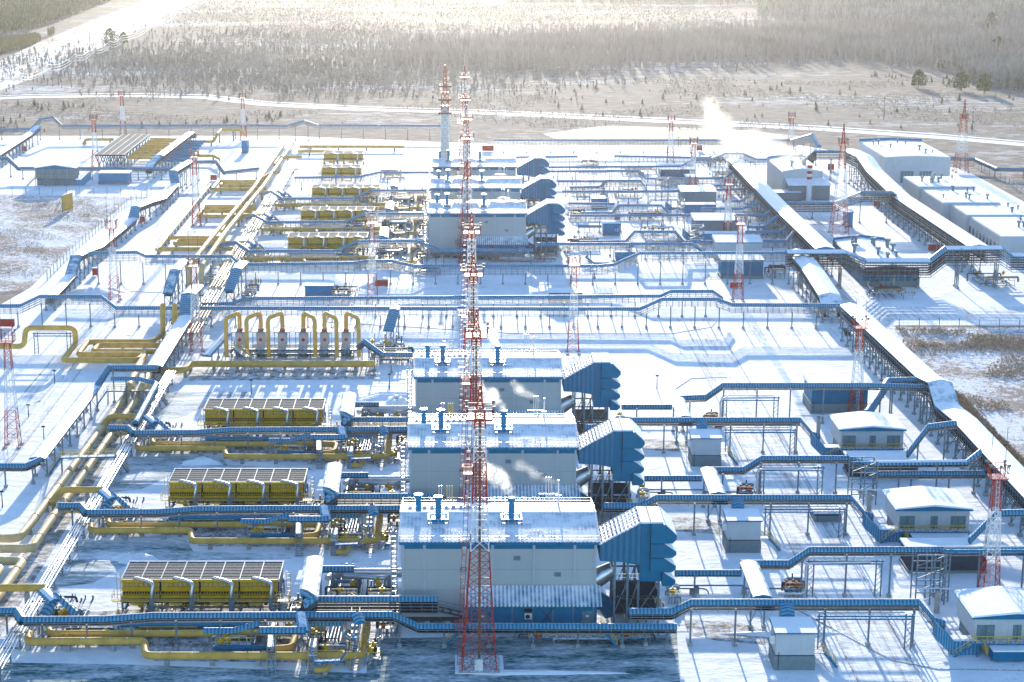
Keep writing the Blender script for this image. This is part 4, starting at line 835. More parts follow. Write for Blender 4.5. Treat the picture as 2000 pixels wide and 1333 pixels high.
portal('silver pipe portal beyond the {row} small cabin', 1579, 1712, 1096, 1166)
s = MB(); a = W(1787, 1182); b = W(1843, 1182); zt = WB(1787, 1085, 1182).z
for X in (a.x, (a.x + b.x) / 2, b.x):
    for Y in (a.y, a.y + 3): s.bar((X, Y, 0), (X, Y, zt), 0.2, 'steel')
for k in range(4):
    z = zt * (k + 1) / 4
    for Y in (a.y, a.y + 3): s.bar((a.x, Y, z), (b.x, Y, z), 0.16, 'blue' if k % 2 else 'steel')
    s.bar((a.x, a.y, z - 1.8), (b.x, a.y, z), 0.1, 'steel'); s.bar((b.x, a.y, z), (b.x, a.y + 3, z), 0.14, 'steel')
single(s, 'service_scaffold', 'open steel scaffold frame carrying valves by the {row} gallery right of the road', 'steel frame', (a.x, a.y), mod=13)
# ------------------------------------------------------------------ copies of the module
NAMES = {0: 'nearest', 1: 'second', 2: 'third', 3: 'fourth', 4: 'fifth', 5: 'sixth', 6: 'seventh', 7: 'eighth'}
for o, tmpl, md in list(MOD):
    for r in (1, 2):
        if md == 1 and r != 99: continue
        if md == 13 and r == 2: continue
        c = copy_tree(o); c.location.y += ROWS[r]; c['label'] = tmpl.replace('{row}', NAMES[r])
MOD_ALL = list(MOD)
bpy.data.objects.remove  # (mod 12 gallery exists only as copies: drop its first instance)
for o, tmpl, md in MOD_ALL:
    if md == 12:
        for ch in list(o.children_recursive): bpy.data.objects.remove(ch)
        bpy.data.objects.remove(o)
MOD_ALL = [t for t in MOD_ALL if t[2] != 12]
# right galleries that differ from row to row
gallery('ribbed blue cable gallery crossing the right side behind the nearest small cabin', [(1446, 1094, 1166), (1541, 1094, 1166), (1580, 1068, 1166), (2060, 1067, 1166)], post=7, trays=2)
gallery('ribbed blue cable gallery stepping down right of the road behind the second small cabin', [(1383, 912, 965), (1452, 912, 965), (1487, 890, 965), (1655, 890, 965), (1712, 920, 965), (1930, 919, 965)], post=7, trays=2)
gallery('ribbed blue cable gallery running right from the third small cabin to the diagonal pipe rack', [(1322, 773, 828), (1378, 771, 828), (1411, 748, 828), (1700, 748, 828), (1836, 752, 828)], post=7, trays=2)
gallery('snowy branch gallery in front of the third gabled cabin rising to the diagonal rack', [(1655, 888, 965), (1700, 902, 965), (1888, 900, 965), (1916, 878, 965)], w=1.8, style='snow', trays=1, post=7)
gallery('blue elbow gallery rising behind the right wall of the third gabled cabin', [(1772, 880, 935), (1812, 828, 935), (1868, 821, 935)], w=1.6, trays=2, post=5)
gallery('blue elbow gallery with silver rail right of the second gabled cabin', [(1893, 1050, 1110), (1946, 996, 1110), (2060, 993, 1110)], w=1.6, trays=1, post=7)
gallery('blue elbow gallery behind the blue cabin at the bend of the diagonal rack', [(1695, 800, 842), (1735, 738, 812), (1800, 736, 812)], w=1.8, trays=2, post=6)
portal('white pipe line on tall steel posts left of the nearest right-hand floodlight tower', 1846, 2010, 1075, 1175, mod=0)
# tall masts
for i, (dy, nm) in enumerate(((0, 'tallest red and white lattice mast on a snowy slab before the nearest hall'), (48.4, 'red and white lattice mast rising before the second hall'), (98, 'red and white lattice mast rising before the third hall'), (143, 'red and white lattice mast behind the third hall'), (297, 'lattice mast rising before the fourth hall'), (345, 'lattice mast rising before the fifth hall'), (401, 'lattice mast rising before the sixth hall'), (484, 'faint lattice mast farthest back in the line of masts'))):
    tall_tower(nm, W(936, 1301).x, W(936, 1301).y + dy, thick=1.0 if i < 3 else 1.5)
sl = MB(); q = W(936, 1300); sl.box(q.x - 3.5, q.x + 3.5, q.y - 3.2, q.y + 3.2, 0.04, 0.2, 'snow'); sl.box(q.x - 0.7, q.x + 0.5, q.y - 2.6, q.y - 2.2, 0.36, 2.0, 'white_paint')
single(sl, 'equipment_cupboard', 'white cupboard on a snowy slab inside the foot of the tallest mast', 'cupboard', (q.x, q.y))
# floodlight towers
flood_tower('floodlight tower at the far left edge beside the side road', 26, 872, pt=(15, 668), spire=9)
flood_tower('floodlight tower on the road left of the yellow pipe loops', 224, 588, pt=(222, 446), spire=9)
flood_tower('floodlight tower just right of the blue sloping gallery over the trunk pipes', 384, 690, pt=(382, 520), spire=8)
flood_tower('floodlight tower with red container at its foot', 728, 590, pt=(725, 436), spire=7)
flood_tower('floodlight tower standing alone in open snow above the third hall', 1119, 690, pt=(1121, 518), spire=8)
flood_tower('floodlight tower by the red box between the two cross galleries', 1441, 588, pt=(1448, 438), spire=8)
flood_tower('floodlight tower before the blue cabin by the diagonal rack', 1671, 812, pt=(1680, 640), spire=6)
flood_tower('floodlight tower at the right edge above the nearest gabled cabin', 1930, 1176, pt=(1946, 932), spire=8)
# ================================================================== FAR ROWS (fourth, fifth, sixth): copies of the same units
DYF = [290.0, 339.0, 387.0]
KEYS = ('compressor hall with', 'air intake with', 'gas cooler bank with', 'long yellow', 'blue header', 'broad snow', 'dense steel valve', 'grey pipe and valve', 'branch pipe bent', 'big silver pipe', 'steel pipe cluster under', 'three at the left valves', 'right footbridge of', 'corner apron', 'bent silver', 'pipework', 'valve', 'pump', 'cluster', 'short silver')
for o, tmpl, md in MOD_ALL:
    if any(k in tmpl for k in KEYS):
        for r in (3, 4, 5):
            c = copy_tree(o); c.location.y += DYF[r - 3]; c['label'] = tmpl.replace('{row}', NAMES[r])
x0, x1 = cz.x, W(545, 1132, 5.4).x
cooler('seventh yellow gas cooler bank, shorter, in the glare before the boundary rack', x0, x0 + 15, cz.y + 437, cz.y + 444, 5.4, bays=4, pipes=2)
cooler('eighth and farthest short yellow gas cooler bank below the boundary rack', x0 - 2, x0 + 14, cz.y + 476, cz.y + 483, 5.4, bays=4, pipes=2)
# ================================================================== TRUNK PIPES AND LEFT SIDE
Z = 1.7
pipe('left of the two thick cream trunk pipes running away from the camera', [(-80, 1052, Z), (36, 1052, Z), (57, 1027, Z), (247, 771, Z), (251, 757, 4.2), (262, 733, 4.2), (272, 716, Z), (284, 690, Z), (270, 704, Z), (124, 703, Z)][:8], 0.74, 'pipe_cream', 1.6, bands=8, sup=12)
pipe('right of the two thick cream trunk pipes running away from the camera', [(-80, 1072, Z), (62, 1072, Z), (92, 1027, Z), (272, 771, Z), (277, 757, 4.2), (289, 735, 4.2), (298, 716, Z), (330, 668, Z)], 0.74, 'pipe_cream', 1.6, bands=8, sup=12)
pipe('thick yellow pipe loop cut by the lower left corner of the picture', [(-80, 1096, Z), (46, 1096, Z), (-40, 1215, Z)], 0.74, 'pipe_cream', 1.6, bands=8, sup=10)
pipe('thinner yellow pipe bend at the left picture edge inside the larger loop', [(-80, 1108, Z), (4, 1108, Z), (-30, 1160, Z)], 0.6, 'pipe_cream', 1.4, sup=10)
q = W(47, 677, 2); y_ = q.y
pipe('yellow pipe rising over the side road on a blue portal', [(-80, 677, 2), (47, 677, 2), XZ(50, 641, y_), XZ(146, 641, y_), XZ(148, 672, y_), (122, 704, 2), (268, 704, 2), (285, 690, 2)], 0.66, bend=1.5)
portal('blue portal carrying the yellow pipe over the side road', 66, 130, 652, 692, beams=2)
pipe('outer yellow expansion loop left of the sloping snowy gallery', [(318, 596, 8), XZ(318, 652, W(318, 655, 2).y), (298, 668, 2), (172, 668, 2), (152, 693, 2), (283, 693, 2), (262, 725, 2)], 0.66, bend=1.5, sup=12)
pipe('inner yellow expansion loop left of the sloping snowy gallery', [(341, 596, 8), XZ(341, 652, W(341, 655, 2).y), (325, 675, 2), (192, 675, 2), (181, 687, 2), (306, 687, 2)], 0.66, bend=1.5, sup=12)
pipe('left trunk pipe continuing far back past the cooler rows', [(366, 560, 1.6), (368, 556, 2), XZ(369, 520, W(368, 556, 2).y), (425, 450, 5.8), (497, 365, 3), (556, 280, 2)], 0.74, 'pipe_cream', 1.4, bands=9)
pipe('right trunk pipe continuing far back past the cooler rows', [(391, 560, 1.6), (393, 556, 2), XZ(394, 520, W(393, 556, 2).y), (443, 450, 5.8), (513, 365, 3), (572, 280, 2)], 0.74, 'pipe_cream', 1.4, bands=9)
pipe('thick yellow header pipe in front of the six separators', [(300, 724, 1.8), (360, 724, 1.8), (372, 711, 1.8), (733, 711, 1.8)], 0.78, bend=1.5, sup=5.5)
pipe('long cream pipe on posts left of the far trunk pipes', [(306, 488, 2), (412, 360, 2)], 0.55, 'pipe_cream', sup=7)
for lab, pts in (('U-shaped yellow loop nearest the cross gallery', [(520, 487, 2), (308, 487, 2), (326, 465, 2), (434, 465, 2)]), ('inner yellow loop nearest the cross gallery', [(500, 477, 2), (340, 477, 2), (347, 470, 2), (440, 470, 2)]),
                 ('U-shaped yellow loop in the middle distance', [(500, 423, 2), (386, 423, 2), (398, 404, 2), (500, 404, 2)]), ('inner yellow loop in the middle distance', [(490, 413, 2), (392, 413, 2), (398, 408, 2), (500, 408, 2)]),
                 ('U-shaped yellow loop beside the far red box', [(520, 370, 2), (414, 370, 2), (428, 355, 2), (522, 355, 2)]), ('inner yellow loop beside the far red box', [(518, 363, 2), (430, 363, 2), (433, 359, 2), (520, 359, 2)]),
                 ('yellow branch bending onto the far trunk at the fourth row', [(432, 452, 2), (452, 424, 3), (500, 424, 3)]), ('yellow branch bending onto the far trunk at the fifth row', [(470, 404, 2), (492, 376, 3), (535, 376, 3)]), ('yellow branch bending onto the far trunk at the sixth row', [(508, 352, 2), (530, 337, 3), (575, 337, 3)]),
                 ('far yellow branch in the glare before the boundary', [(536, 322, 2), (546, 308, 3), (590, 307, 3)]), ('long yellow header beyond the seventh cooler', [(585, 287, 2), (790, 287, 2)]), ('second yellow header beyond the seventh cooler', [(582, 296, 2), (645, 296, 2)]),
                 ('yellow pipe stepping up at the boundary rack', [(338, 277, 2), (418, 277, 2), (424, 262, 5), (432, 254, 5), (470, 254, 5), (478, 264, 2)]), ('yellow hooked pipe behind the far left gallery', [(338, 304, 3), (418, 305, 3), (431, 312, 3), (432, 330, 2)]), ('faint yellow pipe left of the grey fin cooler', [(163, 281, 1), (168, 273, 2), (222, 273, 2)])):
    pipe(lab, pts, 0.62, 'yellow_pipe', 1.3, sup=12, bands=0)
def bundle(label, X0, n, dx, Y0, Y1, z, r=0.14, post=6.0, mat='galv'):
    root = thing('pipe_bundle', label, 'pipe rack', (X0, Y0)); 
    for i in range(n):
        p = MB(); p.tube([(X0 + dx * i, Y0, z + 0.15 * (i % 2)), (X0 + dx * i, Y1, z + 0.15 * (i % 2))], r, mat, 7); p.build('slim_pipe', root, True)
    y = Y0 + 2
    while y < Y1:
        s = MB(); s.bar((X0 - 0.3, y, z - 0.25), (X0 + dx * n, y, z - 0.25), 0.2, 'steel'); s.bar((X0 + dx * n / 2, y, 0), (X0 + dx * n / 2, y, z - 0.25), 0.22, 'steel'); s.box(X0 + dx * n / 2 - 0.3, X0 + dx * n / 2 + 0.3, y - 0.3, y + 0.3, 0, 0.35, 'concrete'); s.build('support', root); y += post
    return root
bundle('five slim white pipes on posts running beside the trunk pipes', -65.7, 5, 0.5, 240, 405, 3.0)
bundle('bundle of pale pipes on a rack beside the far trunk pipes', -67.5, 6, 0.8, 440, 735, 3.4, 0.22, 9, 'pipe_cream')
c0 = W(130, 1055)
crossover('blue footbridge with yellow rails across the two trunk pipes, lower left', W(97, 926), W(251, 922), 3.4, 2.4, 1.3)
crossover('blue footbridge with yellow rails across the trunk pipes below the ribbed canopy', W(190, 791), W(327, 791), 3.3, 2.4, 1.3)
# ---- left galleries
def snowgal(label, pts, w=2.4, **k): k.setdefault('trays', 2); k.setdefault('post', 6.5); return gallery(label, pts, w=w, style='snow', **k)
snowgal('long snow-covered gallery sloping away left of the trunk pipes', [(183, 752, 5.2), (72, 894, 4.6)], 2.9, trays=1, nopost=())
gallery('blue ribbed gallery over the trunk pipes meeting the long snowy gallery', [(308, 713, 8.6), (212, 713, 8.6), (186, 752, 5.4)], w=1.5, post=7)
gallery('blue ribbed gallery leaving the left picture edge at mid height', [(78, 892, 4.8), (48, 905, 4.8), (-80, 905, 4.8)], w=1.3, post=6)
gallery('flat blue canopy on posts above the upper footbridge', [(217, 736, 6.6), (270, 736, 6.6), (305, 745, 6.2)], w=1.3, trays=0, post=8)
gallery('blue gallery slanting down from the upper footbridge to the third row', [(305, 745, 6.2), (264, 821, 5.6)], w=1.3, trays=2, post=6)
snowgal('broad gallery with blue hump over the trunk pipes falling towards the camera', [(384, 556, 9.5), (368, 573, 9.8), (363, 616, 5.5), (301, 714, 5.5)], 3.4, trays=3)
snowgal('snowy hump duct left of the two tall yellow risers', [(358, 507, 9.2), (342, 526, 9.2), (328, 572, 4.6)], 2.7, trays=1)
snowgal('snowy hump duct at the foot of the fourth row pipes', [(475, 510, 9.2), (462, 524, 9.2), (447, 566, 4.6)], 2.7, trays=1)
snowgal('long left boundary gallery with two blue humps', [(369, 314, 9), (338, 333, 9), (342, 358, 5), (316, 386, 5), (288, 394, 6), (265, 403, 7.5), (259, 426, 4), (191, 481, 4), (165, 490, 6.5), (149, 498, 8), (138, 536, 4), (96, 580, 4)], 3.0, trays=3, post=7)
gallery('blue gallery at the far left stepping over the side road', [(369, 314, 8), (423, 313, 8), (438, 334, 4.5), (505, 327, 4.5)], w=1.6, post=9)
snowgal('snow-topped gallery running back beside the grey fin cooler', [(290, 330, 4), (297, 316, 6), (311, 303, 8), (371, 258, 7.5), (378, 262, 5)], 3.2, trays=3, post=7)
snowgal('snow-topped gallery descending from the far left corner hump', [(74, 246, 8), (60, 258, 6), (-60, 335, 6)], 3.4, trays=3, post=7)
gallery('blue boundary gallery from the far left corner hump to the bright glint', [(-60, 253, 5), (60, 250, 5), (78, 231, 10), (104, 227, 11), (122, 244, 6.5), (470, 243, 6.5), (560, 244, 6.5), (594, 234, 10), (622, 243, 6.5), (880, 244, 6.5)], w=2.0, post=10, trays=3, cables=False)
gallery('long boundary gallery on posts behind the steaming boiler house', [(965, 272, 6), (1545, 272, 6), (1586, 261, 12), (1600, 284, 9)], w=2.0, post=10, trays=4, gap=0.7, cables=False)
gallery('blue-capped gallery in front of the far left road', [(-40, 306, 8), (16, 306, 8), (37, 326, 5), (338, 327, 5)], w=1.8, post=9)
snowgal('small snowy gallery sloping beside the separators', [(443, 650, 5), (403, 694, 2.5)], 2.0, trays=0, post=4)
snowgal('blue and white sloping duct above the valve rack right of the separators', [(772, 597, 8), (770, 604, 8), (758, 645, 4)], 2.4, trays=0, post=6)
gallery('blue gallery zigzagging down from the separators to the third hall', [(700, 672, 5), (712, 662, 7), (748, 688, 5), (806, 689, 5)], w=1.3, trays=2, post=5)
# ---- cross galleries
gallery('front cross gallery spanning the whole plant above the separators', [(-80, 595, 640), (40, 594, 640), (78, 576, 640), (198, 576, 640), (226, 598, 640), (700, 599, 640), (1250, 600, 641), (1293, 581, 641), (1398, 581, 642), (1430, 592, 642), (1657, 593, 643)], w=1.7, trays=3, gap=0.6, post=6.2, cables=False)
gallery('second cross gallery just behind the front one', [(392, 591, 620), (452, 590, 620), (478, 580, 620), (1042, 577, 620), (1290, 575, 620), (1310, 566, 620), (1392, 566, 620), (1412, 580, 620)], w=1.6, trays=3, gap=0.5, post=6.2, cables=False)
gallery('third cross gallery passing in front of the fourth hall', [(172, 492, 556), (268, 490, 556), (285, 498, 556), (452, 498, 556), (470, 514, 556), (690, 511, 556), (715, 507, 556), (765, 507, 556), (810, 517, 556), (1168, 517, 556), (1199, 514, 556), (1249, 492, 556), (1548, 491, 556)], w=1.8, trays=3, gap=0.75, post=6.4, cables=False)
for nm, pts in (('fourth', [(402, 481, 5), (462, 471, 7), (487, 488, 5), (655, 488, 5), (698, 469, 8.5), (812, 468, 8.5), (857, 485, 5.5), (1042, 486, 5.5)]), ('fifth', [(480, 425, 6), (498, 419, 7), (522, 432, 5), (675, 431, 5), (712, 415, 8.5), (840, 415, 8.5)]), ('sixth', [(512, 378, 6), (530, 372, 7), (552, 386, 5), (690, 385, 5), (725, 370, 8.5), (845, 370, 8.5)]), ('seventh', [(575, 345, 5), (700, 344, 5), (740, 335, 7), (850, 335, 7)])):
    gallery('pale blue cable gallery rising in a step past the %s gas cooler bank' % nm, pts, w=1.6, trays=3, gap=0.55, post=6.5, cables=False)
RG = [('low', [(963, 306, 6), (1128, 304, 6)]), ('arched', [(1200, 303, 7), (1391, 307, 7), (1416, 298, 12), (1450, 298, 12), (1478, 310, 7), (1556, 310, 7)]), ('stepped', [(1040, 325, 6), (1330, 323, 6), (1351, 311, 9), (1391, 310, 9)]),
      ('long thin', [(1030, 333, 8), (1248, 332, 8), (1262, 347, 5), (1418, 346, 5), (1430, 334, 7)]), ('flat', [(1090, 352, 6), (1254, 352, 6)]), ('low sloping', [(1098, 372, 5), (1281, 372, 5), (1456, 367, 5)]), ('kinked', [(1113, 364, 5), (1172, 363, 5), (1184, 351, 8.5), (1252, 351, 8.5), (1264, 370, 5)]),
      ('kinked', [(1134, 414, 5), (1196, 414, 5), (1208, 399, 8.5), (1292, 399, 8.5), (1310, 418, 5)]), ('long straight', [(1113, 419, 6), (1312, 418, 6), (1490, 418, 6), (1504, 409, 7.5)]), ('short branching', [(1369, 405, 5), (1450, 406, 5), (1482, 391, 8)]), ('short branching', [(1416, 391, 5), (1445, 391, 5), (1473, 375, 8)]),
      ('long straight', [(1045, 474, 6), (1353, 474, 6), (1372, 489, 4)]), ('kinked', [(1130, 470, 5), (1222, 469, 5), (1239, 450, 9), (1319, 450, 9), (1336, 470, 5), (1535, 468, 5), (1550, 449, 8)]), ('short branching', [(1459, 441, 5), (1492, 441, 5), (1518, 420, 8)]), ('short branching', [(1456, 451, 5), (1522, 450, 5), (1536, 438, 7)]),
      ('descending', [(1145, 500, 7), (1160, 512, 5), (1190, 512, 5)]), ('short flat', [(1390, 360, 5), (1436, 360, 5)]), ('low', [(1110, 395, 4), (1200, 396, 4)]), ('low', [(1130, 440, 4), (1175, 440, 4)])]
near = ['behind the first glinting intake', 'forming the hump of the diagonal rack', 'by the steam plume', 'beyond the uppermost cabin', 'left of the boiler house', 'beside the fifth air intake', 'right of the fifth air intake', 'above the blue cabin with a wall unit', 'through the middle of the cabins', 'joining the diagonal rack below the boiler house', 'joining the diagonal rack beside the boiler house', 'right of the fourth hall', 'right of the fourth air intake', 'joining the rack above the box-roofed cabin', 'joining the rack at the lower floodlight tower', 'left of the lone floodlight tower', 'by the uppermost blue modules', 'just right of the sixth air intake', 'just right of the fourth air intake hoods']
for (a, pts), b in zip(RG, near): gallery('%s snow-dusted blue cable gallery %s' % (a, b), pts, w=1.7, trays=3, gap=0.6, post=7, cables=False)
truss_gallery('cross rack with snowy roof in front of the blue-walled service building', [(1536, 490, 562), (1650, 490, 562), (1690, 507, 562), (1815, 507, 562), (1846, 483, 562), (1955, 482, 562), (1975, 496, 562), (2080, 498, 562)], w=3.6, depth=4.2, levels=6, post=11)
truss_gallery('long diagonal snowy-roofed pipe rack along the right side', [(1660, 594, 9), (1812, 733, 9), (1836, 744, 10.6), (1850, 789, 8), (1884, 816, 8), (2075, 1018, 8), (2256, 1200, 8)], w=4.4, depth=3.4, post=5.5)
truss_gallery('diagonal snowy-roofed pipe rack running back to the boiler house', [(1434, 309, 9.5), (1524, 401, 8.8), (1612, 484, 8.8)], w=5.2, depth=4, post=7)
truss_gallery('short humped rack linking the two diagonal racks', [(1556, 488, 9.6), (1583, 518, 8.6), (1620, 574, 6.6), (1627, 598, 4.6)], w=5.2, depth=2.8, post=6)
truss_gallery('tall roofed pipe rack beside the low flat service buildings', [(1662, 292, 12), (1688, 304, 12.4), (1708, 332, 10), (1760, 381, 9.2), (1912, 480, 9.2)], w=5.6, depth=4.6, levels=6, post=7)
gallery('arched blue gallery behind the red and white chimney', [(1515, 393, 6), (1628, 394, 6), (1682, 373, 11), (1742, 373, 11), (1750, 380, 9)], w=2.2, trays=5, gap=0.6, post=9)
gallery('high gallery joining the tall rack behind the boiler house', [(1575, 309, 8), (1592, 293, 12), (1662, 293, 12)], w=2.8, trays=5, gap=0.6, post=9)
gallery('blue gallery wandering off beyond the big white warehouse', [(1852, 306, 5), (1905, 308, 5), (1948, 327, 4), (2080, 330, 4)], w=2.0, trays=2, post=12)
# ================================================================== SEPARATORS
yb_ = W(560, 706).y
for i, (xl, xs, vx) in enumerate(((443, 470, 470), (483, 511, 511), (525, 553, 553), (616, 594, 594), (658, 635, 635), (701, 677, 677))):
    v = XZ(vx, 700, yb_ + 5); X = v.x; Y = yb_ + 5; nm = ('leftmost', 'second from left', 'third from left', 'fourth from left', 'fifth from left', 'rightmost')[i]
    r = thing('gas_separator', 'pale upright separator vessel with yellow arch pipe, %s of six' % nm, 'separator', (X, Y), 'six gas separators in a row')
    m_ = MB(); zt = XZ(vx, 645, Y).z; m_.tube([(X, Y, 1.6), (X, Y, 2.0), (X, Y, zt - 0.8), (X, Y, zt - 0.3), (X, Y, zt)], [0.9, 1.15, 1.15, 0.9, 0.45], 'wall_white', 16); m_.build('vessel', r, True)
    m_ = MB(); m_.tube([(X, Y, 0), (X, Y, 1.7)], 1.25, 'steel', 14); m_.build('skirt', r, True)
    m_ = MB(); m_.tube([(X, Y, zt), (X, Y, zt + 0.5)], 0.75, 'red', 12); m_.build('flange', r, True)
    m_ = MB(); zc = XZ(vx, 664, Y - 1.2).z; m_.tube([(X, Y - 1.4, zc), (X, Y - 1.1, zc)], 0.42, 'red', 12); m_.build('manhole', r, True)
    m_ = MB(); XL = XZ(xl, 700, yb_ + 1).x; zz = XZ(xl, 622, yb_ + 1).z; m_.tube([(X, Y, zt + 0.4), (X, Y, zz + 0.5), (XL, yb_ + 1, zz), (XL, yb_ + 1, 0.8)], 0.5, 'yellow_pipe', 12, 1.2); m_.build('arch_pipe', r, True)
    m_ = MB(); m_.box(X - 2, X + 2, Y - 1.8, Y + 1.8, zt - 0.2, zt - 0.1, 'steel'); railing(m_, [(X - 2, Y - 1.8, zt), (X + 2, Y - 1.8, zt), (X + 2, Y + 1.8, zt), (X - 2, Y + 1.8, zt)], 0, 1.2, 'galv', 1, 0.06, True)
    for dx in (-1.8, 1.8): m_.bar((X + dx, Y - 1.6, 0), (X + dx, Y - 1.6, zt), 0.16, 'steel')
    m_.build('platform', r)
m_ = MB(); a, b = XZ(440, 690, yb_ + 1.8), XZ(700, 690, yb_ + 1.8); zd = XZ(440, 682, yb_ + 1.8).z
m_.box(a.x, b.x, yb_ + 1.4, yb_ + 2.6, zd - 0.25, zd, 'blue'); railing(m_, [(a.x, yb_ + 1.4, zd), (b.x, yb_ + 1.4, zd)], 0, 1.1, 'galv')
for i in range(12): X = a.x + (b.x - a.x) * i / 11; m_.bar((X, yb_ + 1.6, 0), (X, yb_ + 1.6, zd), 0.16, 'steel')
single(m_, 'service_walkway', 'dark blue walkway on posts along the six separators', 'walkway', (a.x, yb_))
crossover('blue stair over the thick yellow separator header', W(494, 730), W(458, 700), 3.0, 4.5, 1.3, down=(1, 0))
a, b = W(712, 712), W(806, 712); valve_skid('dense steel valve rack right of the separators', a.x, b.x, a.y, a.y + 9, seed=21, n=16, h=6)
a, b = W(440, 706), W(700, 706); valve_skid('pipework and small valves beneath the separators', a.x, b.x, a.y + 1.5, a.y + 8, seed=22, n=14, h=3)
for i, (x0p, x1p, yf, yb2, s_, nm) in enumerate(((395, 440, 560, 530, 31, 'pipe manifold behind the tall yellow risers'), (300, 345, 690, 650, 32, 'small valves beside the upper yellow loops'), (330, 395, 640, 600, 33, 'valve group at the blue hump gallery'), (470, 500, 590, 565, 34, 'valve manifold left of the small blue cabin'), (1375, 1420, 328, 315, 35, 'pipe cluster under the hump of the diagonal rack'))):
    a, b, e = W(x0p, yf), W(x1p, yf), W(x0p, yb2); valve_skid(nm, a.x, b.x, a.y, e.y, seed=s_, n=9, h=4)
spots = [(1120, 1190, 332, 'behind the sixth air intake'), (1215, 1285, 342, 'near the arched gallery'), (1290, 1330, 366, 'left of the uppermost cabin'), (1120, 1160, 384, 'beside the fifth air intake'), (1200, 1260, 388, 'behind the kinked upper gallery'), (1225, 1300, 432, 'right of the blue cabins'), (1250, 1320, 462, 'inside the kinked lower gallery'), (1110, 1150, 432, 'beside the fourth air intake'), (1110, 1170, 485, 'below the fourth air intake'), (1260, 1340, 492, 'left of the box-roofed cabin'), (1450, 1500, 385, 'beside the upper grey cabin'), (1450, 1510, 430, 'at the middle of the diagonal rack'), (1480, 1530, 462, 'at the lower end of the diagonal rack'), (1395, 1440, 352, 'right of the uppermost cabin'), (745, 800, 398, 'left of the fifth hall'), (745, 810, 448, 'left of the fourth hall'), (740, 790, 350, 'left of the sixth hall'), (720, 780, 500, 'under the third cross gallery'), (1500, 1545, 545, 'under the humped rack'), (640, 700, 588, 'behind the front cross gallery'), (800, 860, 540, 'behind the haze before the fourth hall'), (1900, 1990, 560, 'under the right end of the cross rack'), (1700, 1790, 585, 'in front of the blue-walled building')]
for i, (xa_, xb_, yy_, wh) in enumerate(spots):
    a, b = W(xa_, yy_), W(xb_, yy_); valve_skid('steel pipe and valve cluster ' + wh, a.x, b.x, a.y, a.y + 9, seed=60 + i, n=8, h=3.6, yellow=i % 3 == 0)
# ================================================================== BUILDINGS AND CABINS IN THE MIDDLE AND FAR FIELD
def pxcab(label, px0, px1, pyb, zb, zt, depth=6, **k):
    a, b = W(px0, pyb), W(px1, pyb); return box_cabin(label, a.x, b.x, a.y, depth, zb, zt, **k)
pxcab('blue cabin on a grey plinth behind the right floodlight tower', 1584, 1693, 808, 2.2, 5.6, 9, wall='blue_duct', duct=False, roof='snow', steps=False)
pxcab('low grey equipment block behind the second road portal', 1592, 1642, 1020, 1.2, 1.5, 4, wall='wall_grey', duct=False, roof='snow', steps=False, slope=0.05)
pxcab('low dark cabin under the nearest right gallery', 1775, 1925, 1120, 0.5, 3.6, 6, wall='dark_steel', duct=False, roof='snow', steps=False, slope=0.1)
pxcab('low dark cabin under the second right gallery', 1660, 1792, 936, 0.5, 3.4, 6, wall='dark_steel', duct=False, roof='snow', steps=False, slope=0.1)
for i, (a, b, yb2, d, wl, nm, zb, zt, ac) in enumerate(((1330, 1398, 406, 9, 'wall_grey', 'grey cabin with snow roof below the boiler-side gallery', 1.5, 5.5, False), (1356, 1440, 468, 9, 'wall_grey', 'grey cabin with snow roof behind the middle floodlight tower', 1.5, 6, False), (1290, 1357, 352, 9, 'blue_duct', 'uppermost long cabin with deep snow roof', 1.2, 4, False),
        (1398, 1488, 510, 8, 'wall_white', 'pale cabin with rounded snow roof above the red box', 1.0, 5.5, False), (1408, 1490, 545, 6, 'blue_duct', 'blue cabin half hidden by the floodlight tower and third cross gallery', 1.0, 5.4, False), (1156, 1186, 410, 5, 'bright_blue', 'small bright blue cabin with wall unit, farther one', 0.6, 3.8, True), (1178, 1211, 461, 5, 'bright_blue', 'small bright blue cabin with wall unit, nearer one', 0.6, 3.8, True),
        (1203, 1241, 513, 5, 'bright_blue', 'small bright blue cabin beneath the third cross gallery step', 0.5, 3.0, False), (1073, 1137, 592, 5, 'bright_blue', 'long low blue cabin seen through the second cross gallery', 0.4, 2.6, False), (596, 650, 582, 5, 'bright_blue', 'low blue cabin seen above the second cross gallery left of centre', 0.5, 3.2, False),
        (1332, 1396, 420, 3, 'bright_blue', 'row of blue cooling modules below the upper grey cabin', 0.5, 3.4, False), (1368, 1440, 480, 3, 'bright_blue', 'row of blue cooling modules below the lower grey cabin', 0.5, 3.6, False), (193, 252, 361, 6, 'bright_blue', 'blue container unit right of the far left raised cabin', 0.8, 4.2, False),
        (472, 484, 300, 6, 'bright_blue', 'small blue sheltered stairhead in the far snow', 0.4, 5.4, False), (1650, 1665, 445, 4, 'bright_blue', 'narrow blue kiosk between the chimney and the tall rack', 0.5, 5, False), (1508, 1564, 394, 5, 'wall_grey', 'grey cabin left of the chimney foot', 0.4, 3, False), (1340, 1362, 362, 5, 'wall_white', 'tiny white cabin beside the uppermost long cabin', 0.4, 3, False))):
    pxcab(nm, a, b, yb2, zb, zt, d, wall=wl, duct=False, roof='snow', steps=False, ac=ac, slope=0.3 if d < 8 else 0.9)
blue_duct('dark blue duct stub at the left of the lower grey cabin', [XZ(1334, 447, W(1334, 470).y), XZ(1348, 459, W(1334, 470).y), XZ(1357, 459, W(1334, 470).y)], 0, 3, 2.6)
blue_duct('dark blue duct stub at the left of the upper grey cabin', [XZ(1300, 394, W(1300, 410).y), XZ(1312, 404, W(1300, 410).y), XZ(1330, 404, W(1300, 410).y)], 0, 3, 2.6)
